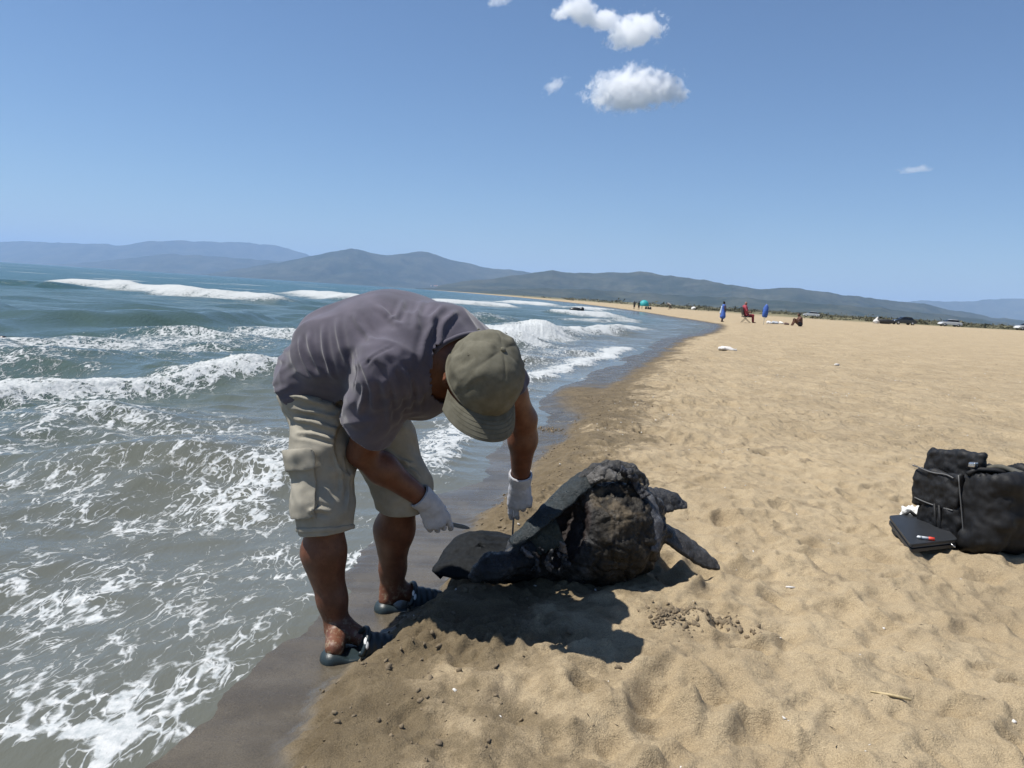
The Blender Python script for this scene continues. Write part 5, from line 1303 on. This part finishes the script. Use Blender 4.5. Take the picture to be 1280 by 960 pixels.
# teal shelter
tg, tDp = gD(806, 386.4); sp2 = tDp / FPX
she = empty('beach_shelter', tg, 'teal pop-up sunshade standing behind the dark-clad bathers', 'shelter')
teal = simple('teal nylon', (.02, .30, .32), .6, .15, 3)
def dome(p): 
    d = ell(p, tg + np.array([-.2, 0, .75]), np.eye(3), [6.0 * sp2, 5.5 * sp2, 5.2 * sp2 * 1.2]); return np.maximum(np.maximum(d, -(d + .12)), .55 - (p[..., 2] - tg[2]))
V, F = snets(dome, tg + [-1.2, -1.0, 0], tg + [1.0, 1.0, 2.0], .05, 1); mesh_obj('canopy', V, F, teal, she)
for dx, dy in ((-.6, -.45), (.45, -.45), (-.6, .45), (.45, .45)): tube('pole', [tg + [dx, dy, -.05], tg + [dx * .9, dy * .9, .85]], .025, dk, she, 6)
for i, dx in enumerate((.1, .55, .95)):
    g = tg + np.array([dx, -.6, 0]); g[2] = groundz(g[0], g[1]); r = .24
    V, F = snets(lambda p: smin(rbox(p, g + ez * .18, np.eye(3), [.18, .16, .2], .06), ell(p, g + ez * .42, np.eye(3), [.13, .12, .12]), .05), g - [.4, .4, .1], g + [.4, .4, .7], .04, 1)
    o = mesh_obj('beach_bag', V, F, simple('dark beach bag', (.02, .02, .025), .7)); tag(o, 'dark beach bag in the shade of the teal sunshade', 'bag', 'bags under the teal sunshade')
# white dome shade
wg, wD = gD(867, 387.2); r = 3.2 * wD / FPX
wd = empty('sun_tent', wg, 'small white beach tent on the open sand', 'tent')
V, F = snets(lambda p: np.maximum(np.maximum(ell(p, wg + ez * r * .4, np.eye(3), [r, r * .8, r * .8]), -ell(p, wg + np.array([r * .2, -r * .7, r * .2]), np.eye(3), [r * .5, r * .6, r * .45])), wg[2] - p[..., 2] - .02), wg - r * 1.3, wg + r * 1.6, r * .09, 1)
mesh_obj('canopy', V, F, simple('white tent cloth', (.7, .69, .67), .8), wd); tube('pole', [wg + [r * .8, 0, -.03], wg + [r * .2, 0, r * 1.2]], .02, dk, wd, 6)
# swimmer and dark float
def blob(px, py, D, rad, label, cat, name, mat):
    c0 = P(px, py, D); c0[2] = .02
    V, F = snets(lambda p: smin(ell(p, c0, np.eye(3), rad), ell(p, c0 + np.array([rad[0] * .9, 0, rad[2] * .3]), np.eye(3), [rad[2], rad[2], rad[2]]), .05), c0 - np.array(rad) * 2.2, c0 + np.array(rad) * 2.2, min(rad) * .22, 1)
    o = mesh_obj(name, V, F, mat); tag(o, label, cat); return o
blob(720, 384.5, 85, (.75, .3, .28), 'dark boulder breaking the surface off the shore', 'boulder', 'boulder', simple('wet dark rock', (.02, .02, .02), .3))
blob(-1, 426, 11.5, (.07, .06, .06), 'small dark buoy bobbing in the foam', 'buoy', 'buoy', simple('dark buoy', (.015, .012, .012), .4))

# parked cars
glassm = simple('dark car glass', (.01, .012, .014), .08, .05, 3)
tyre = simple('tyre rubber', (.012, .012, .012), .8); rimm = simple('wheel rim', (.35, .35, .36), .35, metal=.6)
def car(px, py, D, paint, label, face, length=4.3, group='cars parked behind the beach'):
    q = P(px, py, D); g = np.array([q[0], q[1], groundz(q[0], q[1]) - .02]); root = empty('parked_car', g, label, 'car', group)
    c_, s_ = math.cos(face), math.sin(face); k = length / 4.3
    X_ = np.array([c_, s_, 0]); Y_ = np.array([-s_, c_, 0])
    def W(x, y, z): return g + (X_ * x + Y_ * y + ez * z) * k
    def prof(pts, w0, w1, name, mat, par, inset=0):
        n = len(pts); V = []; 
        for y, ww in ((-1, 1), (1, 1)):
            for x, z in pts:
                wv_ = w0 + (w1 - w0) * min(max((z - .85) / .6, 0), 1); V.append(W(x, y * wv_, z))
        F = [tuple(range(n)), tuple(range(n, 2 * n))[::-1]] + [(i, n + i, n + (i + 1) % n, (i + 1) % n) for i in range(n)]
        o = mesh_obj(name, V, F, mat, par, smooth=False); m = o.modifiers.new('r', 'BEVEL'); m.width = .06; m.segments = 2; m.limit_method = 'ANGLE'; return o
    pm = simple('car paint', paint, .3, .05, 2, coat=.6)
    bd = prof([(-2.12, .35), (-2.15, .75), (-2.0, .92), (-1.1, .98), (.75, .98), (1.75, .84), (2.1, .66), (2.15, .38)], .84, .80, 'car_body', pm, root)
    cb = prof([(-1.75, .93), (-1.25, 1.42), (.0, 1.47), (.45, 1.40), (1.1, .95)], .78, .60, 'cabin', glassm, root)
    prof([(-1.35, 1.39), (-1.15, 1.47), (.0, 1.52), (.45, 1.44), (.3, 1.40)], .64, .62, 'roof', pm, root)
    for x in (-1.35, 1.35):
        for y in (-1, 1):
            a = W(x, y * .70, .32); b_ = W(x, y * .87, .32)
            w_ = tube('wheel', [a, b_], .32 * k, tyre, root, 16); tube('rim', [b_, W(x, y * .885, .32)], .19 * k, rimm, w_, 12)
    for y in (-.6, .6):
        V, F = snets(lambda p: ell(p, W(2.08, y, .66), [X_, Y_, ez], [.06 * k, .2 * k, .08 * k]), W(2.08, y, .66) - .35, W(2.08, y, .66) + .35, .04, 0); mesh_obj('headlight', V, F, simple('headlight', (.6, .6, .6), .2), root)
        V, F = snets(lambda p: ell(p, W(-2.13, y, .76), [X_, Y_, ez], [.05 * k, .2 * k, .09 * k]), W(-2.13, y, .76) - .35, W(-2.13, y, .76) + .35, .04, 0); mesh_obj('tail_light', V, F, simple('tail light', (.4, .02, .02), .3), root)
    return root
car(1129, 404, 142, (.015, .014, .015), 'dark car parked at the back of the beach beside low dark boat', R(182))
car(1187, 408, 158, (.62, .62, .62), 'white car parked below the dune scrub on its own', R(176))
car(1014, 396, 205, (.6, .6, .6), 'white car half hidden by the dune scrub behind the seated bather', R(165))
car(1283, 414, 150, (.66, .66, .64), 'white car at the far end of the open sand, cut by the picture edge', R(180))
# low dark boat and white bundle beside the dark car
bq = P(1106, 403.5, 140); bg_ = np.array([bq[0], bq[1], groundz(bq[0], bq[1])])
V, F = snets(lambda p: np.maximum(ell(p, bg_ + ez * .55, np.eye(3), [1.7, .7, .6]), -ell(p, bg_ + ez * .85, np.eye(3), [1.5, .55, .55])), bg_ - [2, 1, .2], bg_ + [2, 1, 1.3], .09, 1)
o = mesh_obj('boat', V, F, simple('dark boat hull', (.03, .03, .032), .6)); tag(o, 'low dark rowing boat on the sand beside the dark car', 'boat')
bq = P(1095, 402.5, 140); bg2 = np.array([bq[0], bq[1], groundz(bq[0], bq[1])])
V, F = snets(lambda p: smin(ell(p, bg2 + ez * .3, np.eye(3), [.6, .5, .5]), ell(p, bg2 + [.2, 0, .9], np.eye(3), [.2, .2, .35]), .2), bg2 - [1, 1, .4], bg2 + [1, 1, 1.5], .07, 0); V = V + vnormals(V, F) * (.12 * fbm3(V * 2, 2, 590))[:, None]
o = mesh_obj('sack', V, F, wh); tag(o, 'white sack slumped against the low dark boat', 'sack')

# dune scrub: a mass of low bushes behind the beach
rg = np.random.default_rng(31); VV = []; 
for i in range(2600):
    d = rg.uniform(165, 420) if rg.random() < .8 else rg.uniform(420, 1500); px = rg.uniform(800, 1420) if d < 420 else rg.uniform(640, 1350)
    if d < 230 and px < 1000: continue
    x = (px - 640) / FPX * d; y = d
    s = float(shore_s(np.array(x), np.array(y)))
    if s < 28 or perlin2(np.array(x * .03), np.array(y * .03), 610) < -.05: continue
    z = groundz(x, y); R_ = rg.uniform(.5, 1.5) * (1 if d < 420 else 2.2); n = 34
    c_ = rg.normal(0, 1, (n, 3)) * [R_ * .6, R_ * .6, R_ * .28]; c_[:, 2] = np.abs(c_[:, 2]) 
    tri = rg.normal(0, R_ * .17, (n, 3, 3)); VV.append((c_[:, None, :] + tri + [x, y, z]).reshape(-1, 3))
V = np.concatenate(VV); F = np.arange(len(V)).reshape(-1, 3)
scm = simple('dune scrub leaves', (.095, .09, .05), .85, .6, .5)
o = mesh_obj('dune_scrub', V, F, scm, smooth=False); tag(o, kind='stuff')

# village on the far headland
hwm = simple('whitewashed wall', (.62, .58, .53), .8, .1, .2); rfm = simple('terracotta roof', (.30, .13, .09), .8, .2, .3)
rg = np.random.default_rng(41)
for i in range(22):
    px = rg.uniform(536, 577); py = 327.5 + .0648 * px - rg.uniform(1.5, 6.5); D_ = 6300 - (px - 555) * 4 - rg.uniform(200, 500)
    c0 = P(px, py, D_); w_, d_, h_ = rg.uniform(8, 13), rg.uniform(8, 12), rg.uniform(6, 10)
    hs = empty('house', c0 - ez * h_, 'tiny pale house with red roof in the village on the far headland', 'house', 'village houses on the headland')
    x0, x1, y0, y1, z0, z1 = c0[0] - w_ / 2, c0[0] + w_ / 2, c0[1] - d_ / 2, c0[1] + d_ / 2, c0[2] - h_ * 1.5, c0[2]
    Vb = [(x, y, z) for z in (z0, z1) for y in (y0, y1) for x in (x0, x1)]; Fb = [(0, 2, 3, 1), (4, 5, 7, 6), (0, 1, 5, 4), (2, 6, 7, 3), (0, 4, 6, 2), (1, 3, 7, 5)]
    mesh_obj('wall', Vb, Fb, hwm, hs, smooth=False)
    e_ = .6; Vr = [(x0 - e_, y0 - e_, z1 + .01), (x1 + e_, y0 - e_, z1 + .01), (x1 + e_, y1 + e_, z1 + .01), (x0 - e_, y1 + e_, z1 + .01), (x0 - e_, (y0 + y1) / 2, z1 + 2.4), (x1 + e_, (y0 + y1) / 2, z1 + 2.4)]
    mesh_obj('roof', Vr, [(0, 1, 5, 4), (2, 3, 4, 5), (0, 4, 3), (1, 2, 5), (0, 3, 2, 1)], rfm, hs, smooth=False)

# ------------------------------------------------------------------ clouds
CD = 7000.0
def cloud_mat(rx, ry, rz, dens, seed, nz, fr):
    m = bpy.data.materials.new('cloud vapour'); m.use_nodes = True; nt = m.node_tree; nt.nodes.remove(nt.nodes['Principled BSDF'])
    tc = N(nt, 'ShaderNodeTexCoord').outputs['Object']
    dv = N(nt, 'ShaderNodeVectorMath', operation='DIVIDE'); L(nt, tc, dv.inputs[0]); dv.inputs[1].default_value = (rx, ry, rz)
    ln_ = N(nt, 'ShaderNodeVectorMath', operation='LENGTH'); L(nt, dv.outputs[0], ln_.inputs[0])
    ad = N(nt, 'ShaderNodeVectorMath', operation='ADD'); L(nt, tc, ad.inputs[0]); ad.inputs[1].default_value = (seed * 913.0, seed * 371.0, 0)
    n1 = noise_n(nt, ad.outputs[0], fr, 8, .62, .3)
    v = math_n(nt, 'ADD', math_n(nt, 'SUBTRACT', .62, ln_.outputs['Value']), math_n(nt, 'MULTIPLY', math_n(nt, 'SUBTRACT', n1, .5), nz))
    sep = N(nt, 'ShaderNodeSeparateXYZ'); L(nt, dv.outputs[0], sep.inputs[0])
    v = math_n(nt, 'MULTIPLY', remap(nt, v, 0, .22, 0, dens, False), remap(nt, sep.outputs[2], -.62, -.42))
    pv = nt.nodes.new('ShaderNodeVolumePrincipled'); pv.inputs['Color'].default_value = (1, 1, 1, 1); pv.inputs['Anisotropy'].default_value = .2; L(nt, v, pv.inputs['Density'])
    L(nt, pv.outputs[0], nt.nodes['Material Output'].inputs['Volume'])
    m.cycles.volume_step_rate = .12
    return m
iv, ifc = ico(3)
def cloud(lobes, label, seed, dens=.016, nz=1.7, fr=.012):
    c0 = P(lobes[0][0], lobes[0][1], CD); root = empty('cloud', c0, label, 'cloud')
    for k, (x, y, rx, rz, tilt) in enumerate(lobes):
        c_ = P(x, y, CD + k * 30); sx, sz = rx * CD / FPX, rz * CD / FPX; sy = .5 * (sx + sz)
        me_v = iv * np.array([sx, sy, sz])
        o = mesh_obj('vapour_bank', me_v, ifc, cloud_mat(sx, sy, sz, dens, seed + k, nz, fr), root, world=False)
        o.location = tuple(c_ - c0); o.rotation_euler = (0, R(tilt), 0)
cloud([(790, 114, 84, 40, -6), (838, 112, 34, 24, 12)], 'largest white cumulus cloud, long and flat-bottomed', 1)
cloud([(795, 40, 56, 30, -16)], 'white cloud arched above the largest cumulus', 4)
cloud([(726, 12, 36, 28, 35), (756, 26, 34, 20, 0), (702, 17, 24, 13, -10)], 'white ragged cloud joined by its tip to the arched cloud', 6)
cloud([(694, 107, 24, 11, -35)], 'thin torn wisp of cloud beside the largest cumulus', 10, .007, 2.2, .016)
cloud([(622, 2, 24, 9, -8)], 'small faint wisp of cloud at a distance from the ragged cloud', 12, .007, 2.2, .016)
cloud([(1145, 212, 30, 7, -8)], 'very faint streak of cloud low over the right-hand hills', 14, .005, 2.2, .016)
